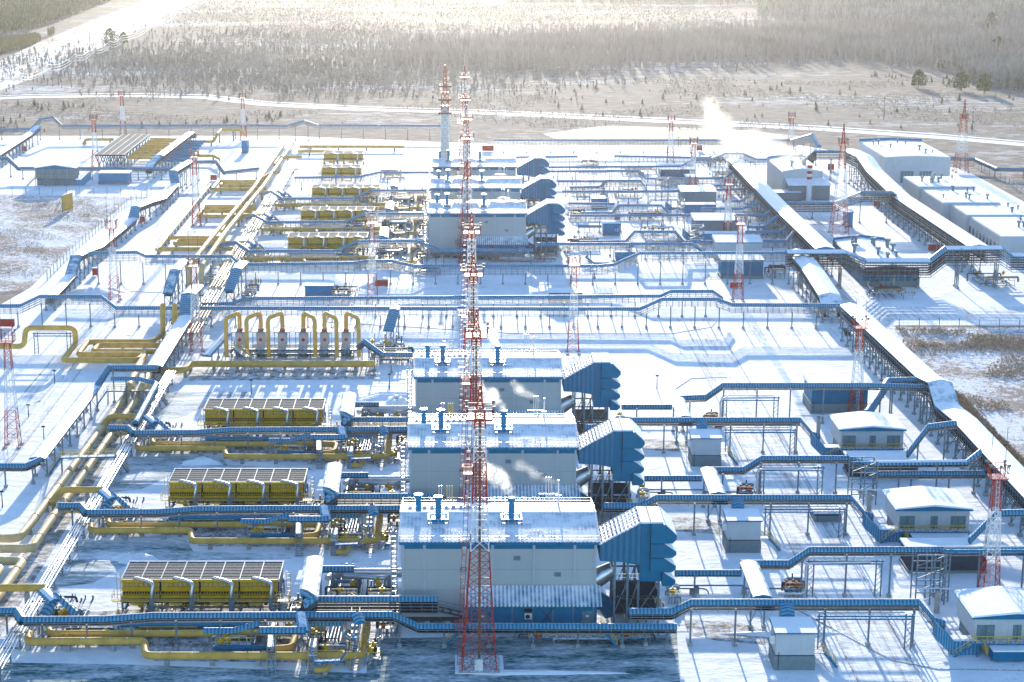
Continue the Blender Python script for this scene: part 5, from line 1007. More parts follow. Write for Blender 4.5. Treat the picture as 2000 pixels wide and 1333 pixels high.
blue_duct('blue sloping duct on the right of the far left raised cabin', [XZ(176, 335, W(176, 362).y), XZ(160, 350, W(176, 362).y), XZ(148, 350, W(176, 362).y)], 0, 3, 3)
a, b = W(70, 363), W(148, 363)
hood_cabin('long grey cabin raised on blue columns at the far left', a.x, b.x, a.y, 8, 3.0, 3.4, 1.4, doors=((0.2, 0.26, 2.0), (0.45, 0.5, 2.0)), wall='wall_grey', name='raised_cabin')
tk = thing('gas_tank_platform', 'snow-topped blue tank with yellow railing in front of the {row} gabled cabin', 'tank', (W(1780, 1068, 0, D1).x, W(1780, 1068, 0, D1).y), 'railed tanks before the gabled cabins')
a, b = W(1782, 1070, 0, D1), W(1894, 1070, 0, D1); m_ = MB(); m_.box(a.x, b.x, a.y, a.y + 3, 0.3, 1.7, 'blue_duct'); m_.build('tank', tk); m_ = MB(); m_.box(a.x, b.x, a.y, a.y + 3, 1.703, 1.9, 'snow'); m_.build('snow_cap', tk)
m_ = MB(); railing(m_, [(a.x - 0.8, a.y + 3.2, 1.5), (b.x, a.y + 3.2, 1.5)], 0, 1.2); railing(m_, [(a.x - 0.8, a.y, 1.2), (a.x - 0.8, a.y + 3.2, 1.2)], 0, 1.3, step=0.6); m_.build('railing', tk)
for r in (0, 1, 2):
    o = tk if r == 0 else copy_tree(tk); o.location.y += ROWS[r] if r else 0; o['label'] = 'snow-topped blue tank with yellow railing in front of the %s gabled cabin' % NAMES[r]
# big right buildings
def block(label, x0, x1, y0, y1, z, wall='wall_white', roofz=0.25, parapet=0.9, name='service_building', base=None, gates=(), windows=0, vents=(), band='blue', peak=0.0, group=None):
    r = thing(name, label, 'building', ((x0 + x1) / 2, y0), group); m_ = MB(); xm = (x0 + x1) / 2
    m_.prism([(x0, 0), (x1, 0), (x1, z), (xm, z + peak), (x0, z)] if peak else [(x0, 0), (x1, 0), (x1, z), (x0, z)], y0, y1, wall)
    for i in range(1, 8): X = x0 + (x1 - x0) * i / 8; m_.box(X - 0.06, X + 0.06, y0 - 0.05, y0 - 0.003, 0, z, 'pilaster')
    m_.build('wall', r)
    if base: m_ = MB(); m_.box(x0 - 0.1, x1 + 0.1, y0 - 0.1, y0 - 0.052, 0, 1.6, base); m_.build('plinth', r)
    m_ = MB(); m_.prism([(x0 + 0.35, z + 0.003), (x1 - 0.35, z + 0.003), (x1 - 0.35, z + roofz), (xm, z + peak + roofz + 0.02), (x0 + 0.35, z + roofz)], y0 + 0.35, y1 - 0.35, 'snow'); ro = m_.build('roof', r)
    if parapet:
        m_ = MB(); pz = z + parapet
        m_.prism([(x0, z + 0.002), (x1, z + 0.002), (x1, pz), (xm, pz + peak), (x0, pz)], y1 - 0.33, y1, 'blue')
        if peak == 0: m_.box(x0, x1, y0, y0 + 0.33, z + 0.002, z + 0.5, wall)
        m_.build('parapet', ro)
    for (f0, f1, hh) in gates:
        m_ = MB(); X0, X1 = x0 + (x1 - x0) * f0, x0 + (x1 - x0) * f1; m_.box(X0, X1, y0 - 0.12, y0 - 0.054, 0.1, hh, 'door_grey')
        for k in range(1, 4): X = X0 + (X1 - X0) * k / 4; m_.box(X - 0.05, X + 0.05, y0 - 0.15, y0 - 0.122, 0.1, hh, 'wall_white')
        m_.build('gate', r)
    for i in range(windows): m_ = MB(); Y = y0 + (y1 - y0) * (i + 0.5) / windows; m_.box(x0 - 0.08, x0 - 0.004, Y - 0.9, Y + 0.9, 1.4, 3.6, 'glass'); m_.build('window', r)
    for (fx, fy, s_) in vents:
        m_ = MB(); X = x0 + (x1 - x0) * fx; Y = y0 + (y1 - y0) * fy; zz = z + roofz + peak * (1 - abs(fx - 0.5) * 2) - 0.1
        m_.tube([(X, Y, zz), (X, Y, zz + 1.1 * s_), (X, Y, zz + 1.15 * s_), (X, Y, zz + 1.6 * s_)], [0.25 * s_, 0.25 * s_, 0.5 * s_, 0.5 * s_], 'wall_grey' if s_ < 1.6 else 'steel', 8); m_.build('roof_vent', ro, True)
    return r
def vv(n, seed, s=1.0): rr = random.Random(seed); return tuple((rr.uniform(0.1, 0.9), rr.uniform(0.2, 0.85), rr.uniform(0.8, 1.4) * s) for _ in range(n))
a, b = W(1725, 358), W(1854, 358); h_ = XZ(1725, 308, a.y).z
block('big pale double warehouse with two grey gates and snowy roof', a.x, b.x, a.y, a.y + 46, h_, gates=((0.26, 0.45, 4.6), (0.54, 0.72, 4.6)), vents=vv(8, 1), peak=0.5, parapet=1.2)
for lab, px0, px1, pyt, zt, pyback, wn, vt, pk in (('low snow-roofed service building next to the warehouse', 1794, 1903, 373, 7.5, 353, 0, 9, 0), ('second low snow-roofed service building with roof vents', 1840, 1954, 400, 7.0, 379, 0, 8, 0), ('third wide low service building reaching the right edge', 1888, 2090, 420, 7.0, 405, 0, 4, 0), ('nearest low service building with dark side windows', 1955, 2130, 459, 7.5, 424, 9, 9, 0)):
    a, b = W(px0, pyt, 7.0), W(px1, pyt, 7.0); yback = W(px0, pyback, 7.0).y if pyback == 353 else yprev - 0.02; yprev = a.y; block(lab, a.x, b.x, a.y, yback, {353: 8.3, 379: 7.5, 405: 6.8, 424: 6.3}[pyback], vents=vv(vt, px0), windows=wn, parapet=0)
a, b = W(1685, 560), W(1794, 560)
block('blue-walled service building with vents behind the snowy cross rack', a.x, b.x, a.y, a.y + 44, 5.0, wall='blue_duct', base='wall_grey', vents=vv(13, 5, 1.3), peak=0.9, parapet=1.0, gates=((0.53, 0.58, 3.4),))
a, b = W(1540, 392), W(1612, 392); bh = block('boiler house with stepped snowy roofs under the steam', W(1532, 392).x, b.x, a.y + 7, a.y + 40, 9.5, vents=vv(6, 6, 1.3), peak=1.0, parapet=1.0)
m_ = MB(); m_.prismx([(a.y, 0), (a.y + 6.9, 0), (a.y + 6.9, 6.6), (a.y, 5.4)], a.x, b.x + 1.5, 'wall_grey'); ax_ = m_.build('front_annex', bh); m_ = MB(); m_.prismx([(a.y - 0.3, 5.45), (a.y + 6.9, 6.9), (a.y + 6.9, 7.15), (a.y - 0.3, 5.75)], a.x - 0.3, b.x + 1.8, 'snow'); m_.build('roof', ax_)
q = W(1579, 395); r = thing('chimney', 'white round chimney with two red bands beside the boiler house', 'chimney', (q.x, q.y)); zt = XZ(1579, 323, q.y).z
m_ = MB(); n_ = 8
m_.tube([(q.x, q.y, 0), (q.x, q.y, zt)], [1.0, 0.8], 'white_paint', 18); m_.build('shaft', r, True)
for z0, z1 in ((0.93, 1.0), (0.77, 0.85), (0.62, 0.69)): m_ = MB(); m_.tube([(q.x, q.y, zt * z0), (q.x, q.y, zt * z1 + (0.05 if z1 == 1.0 else 0))], 0.94, 'red', 18); m_.build('red_band', r, True)
m_ = MB()
for i in range(22): m_.bar((q.x + 1.0, q.y - 0.8, 1 + i * zt / 23), (q.x + 1.4, q.y - 0.8, 1 + i * zt / 23), 0.07, 'galv')
m_.build('ladder', r)
# communications tower with clad shaft in the glare
r = thing('clad_tower', 'tall pale tower with clad shaft and platforms standing in the glare', 'tower', (-4.2, 690)); m_ = MB(); m_.box(-5.7, -2.7, 689, 691.6, 0, 31, 'wall_white'); m_.build('shaft', r)
m_ = MB(); lattice(m_, -4.2, 690.3, 0, 36, 3.6, 2.4, ['white_paint'], 0.3, 0.16, 3.2, [(28, 'red')]); lattice(m_, -4.2, 690.3, 36, 46, 1.6, 0.5, ['red'], 0.25, 0.12, 1.6); m_.build('lattice', r)
for z in (28, 33, 38): m_ = MB(); m_.box(-6.6, -1.8, 688, 692.6, z, z + 0.25, 'dark_steel'); railing(m_, [(-6.6, 688, z), (-1.8, 688, z)], 0, 1.3, 'red', 1, 0.12); m_.build('platform', r)
# grey fin cooler top left with yellow and blue tubes
a, b, c_ = W(186, 303, 7.5), W(242, 303, 7.5), W(232, 263, 7.5); r = thing('fin_cooler', 'long grey fin cooler on V-shaped frames at the far left', 'gas cooler', (a.x, a.y))
m_ = MB(); m_.box(a.x, b.x, a.y, c_.y, 7.0, 7.5, 'fin_deck'); m_.build('fin_deck', r)
m_ = MB()
for i in range(5): X = a.x + (b.x - a.x) * i / 4; m_.box(X - 0.2, X + 0.2, a.y - 0.1, c_.y, 7.503, 7.75, 'wall_white')
m_.build('frame_rail', r)
for j in range(9):
    m_ = MB()
    Y = a.y + 0.5 + (c_.y - a.y - 1) * j / 8
    for i in range(4):
        X0 = a.x + (b.x - a.x) * i / 4; X1 = a.x + (b.x - a.x) * (i + 1) / 4; m_.bar((X0, Y, 7), ((X0 + X1) / 2, Y, 3.2), 0.3, 'blue_duct'); m_.bar((X1, Y, 7), ((X0 + X1) / 2, Y, 3.2), 0.3, 'blue_duct'); m_.bar(((X0 + X1) / 2, Y, 0), ((X0 + X1) / 2, Y, 3.2), 0.3, 'steel')
    m_.build('v_frame', r)
for i in range(9): Y = a.y + 4 + (c_.y - a.y - 6) * i / 8; m_ = MB(); m_.tube([(b.x + 0.4, Y, 5.8), (b.x + 11 + (i % 3), Y, 5.6), (b.x + 11 + (i % 3), Y, 2)], 0.5, 'yellow_pipe', 8, 0.9); m_.build('yellow_tube', r, True); m_ = MB(); m_.tube([(b.x + 12.5, Y + 2, 4.5), (b.x + 24, Y + 2, 4.5)], 0.5, 'bright_blue', 8); m_.build('blue_tube', r, True)
# red boxes
for lab, px, py, w_, hh in (('red fire box at the foot of the left boundary gallery', 186, 540, 1.6, 2), ('long red container beside a floodlight tower', 745, 563, 3.7, 2.0), ('red container under the right-hand cross gallery', 1438, 565, 3.4, 1.6), ('red shed at the left picture edge by the yellow pipe', 10, 641, 4.6, 2.0), ('red box beside the far left gallery', 47, 297, 2, 2), ('red box on the side road edge by the snowy gallery', 278, 437, 1.6, 2), ('red box beside the upper yellow loops', 417, 354, 2.4, 2), ('red container in the glare behind the sixth hall', 953, 297, 5, 2.4), ('red box near the boiler steam', 1366, 296, 2.4, 2.2), ('red cabinet beside the boiler house rack', 1623, 334, 2.4, 2.4), ('red cabinet between the tall rack and its arch', 1713, 405, 2.2, 1.6), ('red container behind the snowy cross rack', 1824, 492, 3.2, 2), ('red box by the third small white cabin', 1404, 838, 1.5, 1.4), ('red box with snow beneath the nearest wide snowy gallery', 1558, 1152, 2.2, 1.2), ('small red box under the right end of the nearest hall gallery', 1235, 1248, 0.9, 1.0)):
    red_box(lab, px, py, w_, hh)
# yellow board
q = W(127, 416); r = thing('screen_board', 'tall yellow board on a lattice frame in the frosty field', 'board', (q.x, q.y)); m_ = MB()
m_.add([(q.x - 0.8, q.y, 0.3), (q.x + 1.4, q.y + 7, 0.3), (q.x + 1.4, q.y + 7, 6), (q.x - 0.8, q.y, 6), (q.x - 0.7, q.y - 0.1, 0.3), (q.x + 1.5, q.y + 6.9, 0.3), (q.x + 1.5, q.y + 6.9, 6), (q.x - 0.7, q.y - 0.1, 6)], [(3, 2, 1, 0), (4, 5, 6, 7), (0, 1, 5, 4), (1, 2, 6, 5), (2, 3, 7, 6), (3, 0, 4, 7)], 'yellow_pipe'); m_.build('panel', r)
m_ = MB()
for t in (0, 0.5, 1): X, Y = q.x - 0.9 + 2.2 * t, q.y + 7 * t; m_.bar((X, Y, 0), (X, Y, 6), 0.2, 'steel'); m_.bar((X - 3, Y + 1, 0), (X, Y, 5.5), 0.16, 'steel')
m_.build('frame', r)
# fences
def fence(label, pts, step=5.0, h_=2.6):
    P = [W(a, b) for a, b in pts]; r = thing('perimeter_fence', label, 'fence', (P[0].x, P[0].y)); m_ = MB()
    for a, b in zip(P, P[1:]):
        for z in (0.25, h_ * 0.55, h_): m_.bar(a + Vector((0, 0, z)), b + Vector((0, 0, z)), 0.06, 'galv')
        n_ = int((b - a).length / 1.2)
        for i in range(n_): q = a.lerp(b, i / n_); m_.bar(q + Vector((0, 0, 0.2)), q + Vector((0, 0, h_)), 0.045, 'galv')
    m_.build('mesh_panel', r)
    for q, d in path_sample(P, step, 0.2): m_ = MB(); m_.bar(q, q + Vector((0, 0, h_ + 0.3)), 0.16, 'steel'); m_.build('post', r)
fence('mesh fence between the far left cabins and the frosty field', [(-30, 381), (296, 381)])
fence('mesh fence running down beside the left boundary gallery', [(296, 381), (250, 401), (150, 490), (90, 552)])
fence('mesh fence at the far side of the right grassy patch', [(1716, 640), (2060, 648)])
fence('mesh fence beyond the warehouse at the right edge', [(1872, 312), (1960, 355), (2060, 430)], 7)
def lamp(label, px, py, h_=6.5):
    q = W(px, py); r = thing('lamp_post', label, 'lamp post', (q.x, q.y), 'slim lamp posts'); m_ = MB(); m_.tube([q, q + Vector((0, 0, h_))], [0.12, 0.07], 'dark_steel', 7); m_.build('pole', r); m_ = MB(); m_.box(q.x - 0.35, q.x + 0.35, q.y - 0.25, q.y + 0.1, h_, h_ + 0.25, 'dark_steel'); m_.build('lamp_head', r)
for lab, px, py, hh in (('slim lamp post in the snow below the separators', 491, 771, 3.2), ('slim lamp post in the snow left of the third hall', 761, 761, 3.4), ('slim post by the road left of the long snowy gallery', 107, 750, 3.0), ('lamp post beside the left tall silver pole row', 56, 815, 2.6), ('thin marker post in open snow right of the third hall', 1283, 760, 3), ('lamp post near the steam above the hump', 1324, 302, 7), ('lamp post right beside the twin lamp near the steam', 1328, 306, 7), ('tall silver mast at the far boundary, left', 299, 182, 8), ('tall silver mast at the far boundary, centre left', 427, 193, 9), ('tall silver mast at the far boundary before the glare', 636, 193, 9), ('tall silver mast at the far boundary, far right', 1898, 262, 12), ('tall silver mast at the far boundary, upper right', 1726, 236, 11), ('post near the left gallery bend', 86, 862, 3), ('post at the left edge by the field of snow', 5, 992, 3)):
    lamp(lab, px, py, hh)
for lab, px, pb, pt, k in (('slim floodlight tower before the grey fin cooler', 187, 327, (185, 235), 8), ('floodlight tower behind the grey fin cooler', 241, 264, (239, 188), 0), ('floodlight tower over the small blue stairhead', 476, 274, (474, 192), 0), ('floodlight tower by the far road and red box', 384, 442, (382, 307), 7), ('floodlight tower left of the steam', 1309, 318, (1311, 236), 0), ('floodlight tower before the uppermost long cabin', 1352, 378, (1353, 281), 7), ('floodlight tower before the lower grey cabin', 1420, 474, (1424, 361), 0), ('floodlight tower at the boundary behind the boiler house', 1544, 292, (1546, 230), 0)):
    flood_tower(lab, px, pb, pt=pt, spire=k or 3, fat=1.5)
flood_tower('wide-legged lattice mast between the chimney and the tall rack', 1638, 458, pt=(1640, 284), spire=-7, w0=5.5, w1=1.4, fat=1.3)
flood_tower('tall red-topped lattice mast beyond the warehouse', 1876, 336, pt=(1881, 234), spire=-8, w0=5.0, w1=2.0, fat=1.3)
# ================================================================== POWER LINE, ROADS BEYOND THE PLANT
road = [W(-80, 196), W(60, 190), W(250, 188), W(400, 191), W(520, 205), W(700, 214), W(960, 222), W(1300, 238), W(1600, 253), W(1850, 270), W(2100, 292)]
ribbon('field_track', road, 10, 'track_snow', 0.05)
ribbon('field_track', [p + Vector((0, 13, 0)) for p in road], 3, 'track_snow', 0.04)
sheet('cleared_strip', [W(-60, 150), W(60, 90), W(180, 40), W(262, 10), W(300, -12), W(420, -12), W(330, 28), W(232, 78), W(150, 112), W(70, 150), W(-60, 205)], 'strip_snow', 0.045)
sheet('snow_patch', [W(1060, 262), W(1180, 246), W(1420, 252), W(1560, 266), W(1540, 276), W(1100, 276)], 'patch_snow', 0.04)
pol = [(58, 150, 22), (121, 146, 30), (134, 118, 35), (176, 97, 34), (214, 104, 26), (240, 98, 24), (262, 66, 20), (284, 56, 18), (113, 130, 22)]
for i, (px, py, hp_) in enumerate(pol):
    q = W(px, py); hh = XZ(px, py - hp_, q.y).z; r = thing('power_pole', 'slim power line pole in the top left clearing, %s from the left' % ('first', 'third', 'fourth', 'fifth', 'sixth', 'seventh', 'eighth', 'ninth', 'second')[i], 'power pole', (q.x, q.y), 'power line poles in the clearing'); m_ = MB(); m_.tube([q, q + Vector((0, 0, hh))], [0.35, 0.25], 'twig', 6); m_.build('pole', r); m_ = MB(); m_.bar((q.x - 2.2, q.y, hh * 0.93), (q.x + 2.2, q.y, hh * 0.93), 0.25, 'twig'); m_.build('crossarm', r)
    for dx in (-2, 0, 2): m_ = MB(); m_.tube([(q.x + dx, q.y, hh * 0.93), (q.x + dx, q.y, hh * 0.93 + 0.6)], 0.15, 'glass', 6); m_.build('insulator', r)
line = [XZ(px, py, W(px, py + 26).y) for px, py in ((40, 155), (92, 137), (146, 117), (182, 102), (214, 90), (240, 79), (300, 50), (345, 28), (400, 4), (440, -14))]
for k, nm in enumerate(('lowest', 'middle', 'uppermost')):
    m_ = MB()
    for a, b in zip(line, line[1:]):
        P = [a.lerp(b, t / 6) + Vector((0, 0, -2.4 * 4 * (t / 6) * (1 - t / 6) + k * 1.6)) for t in range(7)]; m_.tube(P, 0.16, 'white_paint', 5, cap=False)
    single(m_, 'power_line', '%s of three sagging frosted wires in the clearing at the top left' % nm, 'power line', (line[0].x, line[0].y))
# ================================================================== VEGETATION
def fast_mesh(name, V, FT, mats, mi=None):
    V = np.asarray(V, dtype=np.float32).reshape(-1, 3); FT = np.asarray(FT, dtype=np.int32).reshape(-1, 3); me = bpy.data.meshes.new(name)
    me.vertices.add(len(V)); me.vertices.foreach_set('co', V.ravel()); me.loops.add(FT.size); me.loops.foreach_set('vertex_index', FT.ravel()); me.polygons.add(len(FT))
    me.polygons.foreach_set('loop_start', np.arange(0, FT.size, 3, dtype=np.int32)); me.polygons.foreach_set('loop_total', np.full(len(FT), 3, dtype=np.int32))
    for k in mats: me.materials.append(M[k])
    if mi is not None: me.polygons.foreach_set('material_index', np.asarray(mi, dtype=np.int32))
    me.update(calc_edges=True); o = bpy.data.objects.new(name, me); C.collection.objects.link(o); return o
rng = np.random.default_rng(5)
def inside(px, poly):
    c = np.zeros(len(px), bool); x, y = px[:, 0], px[:, 1]; n_ = len(poly)
    for i in range(n_):
        x0, y0 = poly[i]; x1, y1 = poly[(i + 1) % n_]; k = (y0 > y) != (y1 > y); c ^= k & (x < (x1 - x0) * (y - y0) / ((y1 - y0) or 1e-9) + x0)
    return c
def scatter(poly_px, n):
    P = np.array([[W(a, b).x, W(a, b).y] for a, b in poly_px]); lo, hi = P.min(0), P.max(0); out = np.zeros((0, 2))
    while len(out) < n: q = rng.uniform(lo, hi, (n * 2, 2)); out = np.vstack([out, q[inside(q, P.tolist())]])
    return out[:n]
def clumpy(p, s, lo):     # keep points where a smooth pseudo-noise field is high
    f = np.sin(p[:, 0] / s + 1.3 * np.sin(p[:, 1] / s * 0.7)) + np.sin(p[:, 1] / s * 1.3 + 1.7 * np.sin(p[:, 0] / s * 0.6)) + np.sin((p[:, 0] + p[:, 1]) / s * 0.45 + 1.1)
    return p[f > lo]
def soft(p, s): return p + rng.normal(0, 1, p.shape) * [s * 1.5, s]
def thin_trees(name, pts, hmin, hmax, blades, wid, mats, label=None, z0=0.12, spread=0.17, trunk=True):
    n = len(pts); h = rng.uniform(hmin, hmax, n); V = []; T = []; MI = []; base = 0
    if trunk:
        a = rng.uniform(0, pi, n); w_ = 0.16 + 0.008 * h
        dx, dy = np.cos(a) * w_, np.sin(a) * w_
        for s_ in (0, 1):
            ex, ey = (dx, dy) if s_ == 0 else (-dy, dx)
            v = np.stack([np.stack([pts[:, 0] - ex, pts[:, 1] - ey, 0 * h], 1), np.stack([pts[:, 0] + ex, pts[:, 1] + ey, 0 * h], 1), np.stack([pts[:, 0], pts[:, 1], h], 1)], 1).reshape(-1, 3)
            V.append(v); T.append(np.arange(n * 3).reshape(-1, 3) + base); MI.append(np.zeros(n)); base += n * 3
    for b_ in range(blades):
        f = rng.uniform(z0, 0.72, n); ang = rng.uniform(0, 2 * pi, n); r = h * spread * rng.uniform(0.5, 1.1, n) * (1.05 - f); zz = h * f; top = np.minimum(h * 1.0, zz + h * rng.uniform(0.18, 0.38, n)); w_ = wid * rng.uniform(0.6, 1.4, n)
        px_ = pts[:, 0] + np.cos(ang) * r * 0.2; py_ = pts[:, 1] + np.sin(ang) * r * 0.2; qx, qy = pts[:, 0] + np.cos(ang) * r, pts[:, 1] + np.sin(ang) * r; a2 = rng.uniform(0, pi, n)
        v = np.stack([np.stack([px_ - np.cos(a2) * w_, py_ - np.sin(a2) * w_, zz], 1), np.stack([px_ + np.cos(a2) * w_, py_ + np.sin(a2) * w_, zz + 0.1], 1), np.stack([qx, qy, top], 1)], 1).reshape(-1, 3)
        V.append(v); T.append(np.arange(n * 3).reshape(-1, 3) + base); MI.append(np.ones(n)); base += n * 3
    return fast_mesh(name, np.vstack(V), np.vstack(T), mats, np.concatenate(MI))
def stuff(o, label, cat): o['kind'] = 'stuff'; o['label'] = label; o['category'] = cat
birch_poly = [(860, 128), (960, 140), (1110, 140), (1215, 128), (1380, 132), (1500, 108), (1640, 112), (1800, 118), (1900, 136), (2100, 150), (2100, 70), (1800, 60), (1650, 66), (1500, 60), (1300, 72), (1150, 84), (1000, 92), (870, 96)]
stuff(thin_trees('birch_wood', soft(clumpy(scatter(birch_poly, 9500), 34, -0.9), 26), 9, 15, 12, 0.34, ['birch', 'birch']), 'pale leafless birch wood stretching across the top right', 'wood')
stuff(thin_trees('dark_wood', scatter([(1480, 44), (1640, 60), (1800, 52), (2100, 62), (2100, -40), (980, -40), (985, 6), (1300, 12), (1480, 12)], 8000), 10, 17, 9, 0.6, ['twig', 'twig'], spread=0.2), 'dark hazy wood along the top edge', 'wood')
stuff(thin_trees('scrub_wood', soft(clumpy(scatter([(120, 160), (200, 118), (330, 88), (480, 74), (640, 62), (800, 84), (868, 100), (868, 172), (700, 182), (560, 176), (420, 186), (330, 168), (180, 162)], 10000), 24, -0.25), 36), 2.2, 6, 9, 0.4, ['twig', 'twig'], spread=0.3), 'leafless grey scrub across the upper left fields', 'scrub')
stuff(thin_trees('corner_wood', scatter([(-60, 84), (60, 62), (130, 38), (215, 4), (230, -14), (-60, -14)], 3000), 12, 18, 10, 0.9, ['twig', 'conifer'], spread=0.2), 'dark wood in the top left corner', 'wood')
stuff(thin_trees('right_wood', scatter([(1860, 128), (2100, 150), (2100, 190), (1960, 176), (1880, 160)], 1300), 8, 15, 10, 0.5, ['birch', 'twig'], spread=0.2), 'mixed bare wood at the right edge', 'wood')
stuff(thin_trees('yellow_scrub', clumpy(scatter([(-60, 100), (60, 78), (110, 66), (60, 92), (-60, 128)], 900), 14, -0.6), 4, 8, 10, 0.8, ['larch', 'larch'], spread=0.3), 'yellowish young larches below the corner wood', 'scrub')
grass_l = scatter([(-60, 402), (250, 392), (210, 440), (120, 508), (0, 584), (-60, 588)], 9000); grass_r = scatter([(1750, 660), (2100, 660), (2100, 990), (1990, 915), (1850, 770)], 7000)
stuff(thin_trees('field_grass', clumpy(grass_l, 6, 0.1), 0.25, 0.8, 5, 0.10, ['dry_grass', 'dry_grass'], trunk=False, spread=0.6), 'dry brown grass poking through snow in the left field', 'grass')
g2 = np.vstack([clumpy(grass_r, 5, 0.5), scatter([(1845, 760), (1880, 780), (1945, 850), (2010, 915), (2050, 960), (1990, 930), (1900, 830)], 5000), clumpy(scatter([(1745, 645), (2100, 655), (2100, 690), (1800, 680)], 3000), 5, 0.0)])
stuff(thin_trees('roadside_grass', g2, 0.5, 1.5, 5, 0.14, ['dry_grass', 'dry_grass'], trunk=False, spread=0.5), 'dry brown grass and low shrubs right of the diagonal rack', 'grass')
tuft = clumpy(scatter([(-80, 240), (2100, 262), (2100, 180), (1500, 150), (1000, 165), (400, 188), (-80, 188)], 16000), 17, 0.0)
stuff(thin_trees('far_field_grass', tuft, 0.6, 1.6, 3, 0.35, ['dry_grass', 'dry_grass'], trunk=False, spread=0.5), 'dry grass and low bushes over the fields beyond the plant', 'grass')
stuff(thin_trees('distant_scrub', soft(clumpy(scatter([(330, 60), (860, 74), (1000, 88), (1300, 66), (1480, 52), (1480, 20), (960, 8), (430, -20)], 9000), 26, -1.2), 12), 0.8, 2.6, 6, 0.5, ['dry_grass', 'twig'], spread=0.5), 'low beige scrub dotting the pale field beyond the woods', 'scrub')
# saplings: five shapes, individually placed
def conifer(seed, h_, r_, mat='larch'):
    rr = random.Random(seed); tr = MB(); tr.tube([(0, 0, 0), (0, 0, h_ * 0.95)], [h_ * 0.03, 0.02], 'bark', 5); cr = MB()
    for i in range(9):
        z = h_ * (0.12 + 0.86 * i / 9); rad = r_ * (1 - i / 9.5)
        for k in range(9):
            a = 2 * pi * k / 9 + rr.uniform(-0.3, 0.3); q = rad * rr.uniform(0.65, 1.15); c_, s_ = cos(a), sin(a); w_ = q * 0.3
            cr.add([(0.05 * c_, 0.05 * s_, z + h_ * 0.1), (q * c_ - s_ * w_, q * s_ + c_ * w_, z - h_ * 0.03), (q * c_ * 1.15, q * s_ * 1.15, z - h_ * 0.05), (q * c_ + s_ * w_, q * s_ - c_ * w_, z - h_ * 0.03)], [(0, 1, 2, 3)], mat)
    return tr, cr
protos = []
for s_ in range(6):
    tr, cr = conifer(s_, 3.0 + 0.5 * s_, 1.0 + 0.15 * s_, 'conifer' if s_ % 2 else 'larch'); r = bpy.data.objects.new('sapling', None); C.collection.objects.link(r); tr.build('trunk', r); cr.build('crown', r)
    r['label'] = 'small conifer sapling in the frosty fields beyond the plant'; r['category'] = 'sapling'; r['group'] = 'conifer saplings in the fields'; protos.append(r)
sp_ = np.vstack([clumpy(scatter([(-20, 262), (560, 240), (560, 215), (330, 205), (-20, 205)], 240), 22, 0.4)[:80], scatter([(1000, 225), (1500, 240), (1980, 262), (1980, 190), (1500, 165), (1180, 150), (1000, 170)], 80), clumpy(scatter([(1380, 165), (1500, 145), (1860, 150), (1980, 190), (1700, 188), (1450, 175)], 200), 20, 0.2)[:70], scatter([(430, 60), (860, 30), (1180, 44), (1100, 70), (800, 60)], 40)])
for i, (x, y) in enumerate(sp_):
    o = protos[i] if i < 6 else copy_tree(protos[i % 6]); o.location = (x, y, 0); o.rotation_euler.z = rng.uniform(0, 6); lb, gp = ('small conifer sapling between the field track and the boundary rack at the left', 'saplings at the left') if i < 80 else ('small conifer sapling in the open brown field at the right', 'saplings at the right') if i < len(sp_) - 40 else ('tiny distant conifer sapling in the pale field beyond the scrub', 'saplings in the far field'); o['label'] = lb; o['group'] = gp; k = rng.uniform(0.35, 0.85); o.scale = (k, k, k)
for lab, px, py, hh, rr_ in (('broad dark tree standing alone by the power line at the top left', 216, 98, 15, 6), ('smaller dark tree right of the broad one by the power line', 242, 88, 9, 3), ('dark pine standing ahead of the wood at the right', 1877, 178, 11, 4.5), ('second dark pine right of the first in the same clump', 1922, 184, 11, 3.8), ('rounded pale pine left of the dark pines', 1793, 172, 10, 4), ('short dark spruce beside the pale pine', 1840, 136, 6, 2.5), ('tall grey-green pine rising above the right wood', 1935, 70, 18, 5), ('dark pine low in the right wood', 1948, 106, 12, 4)):
    q = W(px, py); tr, cr = MB(), MB(); rd = random.Random(px); tr.tube([(q.x, q.y, 0), (q.x + 0.3, q.y, hh * 0.5), (q.x, q.y, hh * 0.95)], [hh * 0.03, hh * 0.02, 0.04], 'bark', 7)
    for i in range(12): a = rd.uniform(0, 6.28); z = hh * rd.uniform(0.3, 0.85); tr.tube([(q.x, q.y, z), (q.x + cos(a) * rr_ * 0.6, q.y + sin(a) * rr_ * 0.6, z + hh * 0.1)], [hh * 0.01, 0.03], 'bark', 5)
    for i in range(520):
        a = rd.uniform(0, 6.28); f = rd.uniform(0.15, 1.0); prof_ = sin(pi * min(1, f * 0.9 + 0.12)) ** 0.6; q_ = rr_ * prof_ * sqrt(rd.uniform(0.05, 1.1)) * (1 + 0.25 * sin(3 * a + px)); X, Y, Z_ = q.x + cos(a) * q_, q.y + sin(a) * q_, hh * f; s_ = rd.uniform(0.35, 0.9)
        b_ = rd.uniform(0, 6.28); c2, s2 = cos(b_) * s_, sin(b_) * s_; cr.add([(X - c2, Y - s2, Z_ - 0.2), (X + c2, Y + s2, Z_), (X + s2 * 0.4, Y - c2 * 0.4, Z_ + s_)], [(0, 1, 2)], 'conifer')
    r = thing('pine_tree', lab, 'tree', (q.x, q.y)); tr.build('trunk', r); cr.build('crown', r)
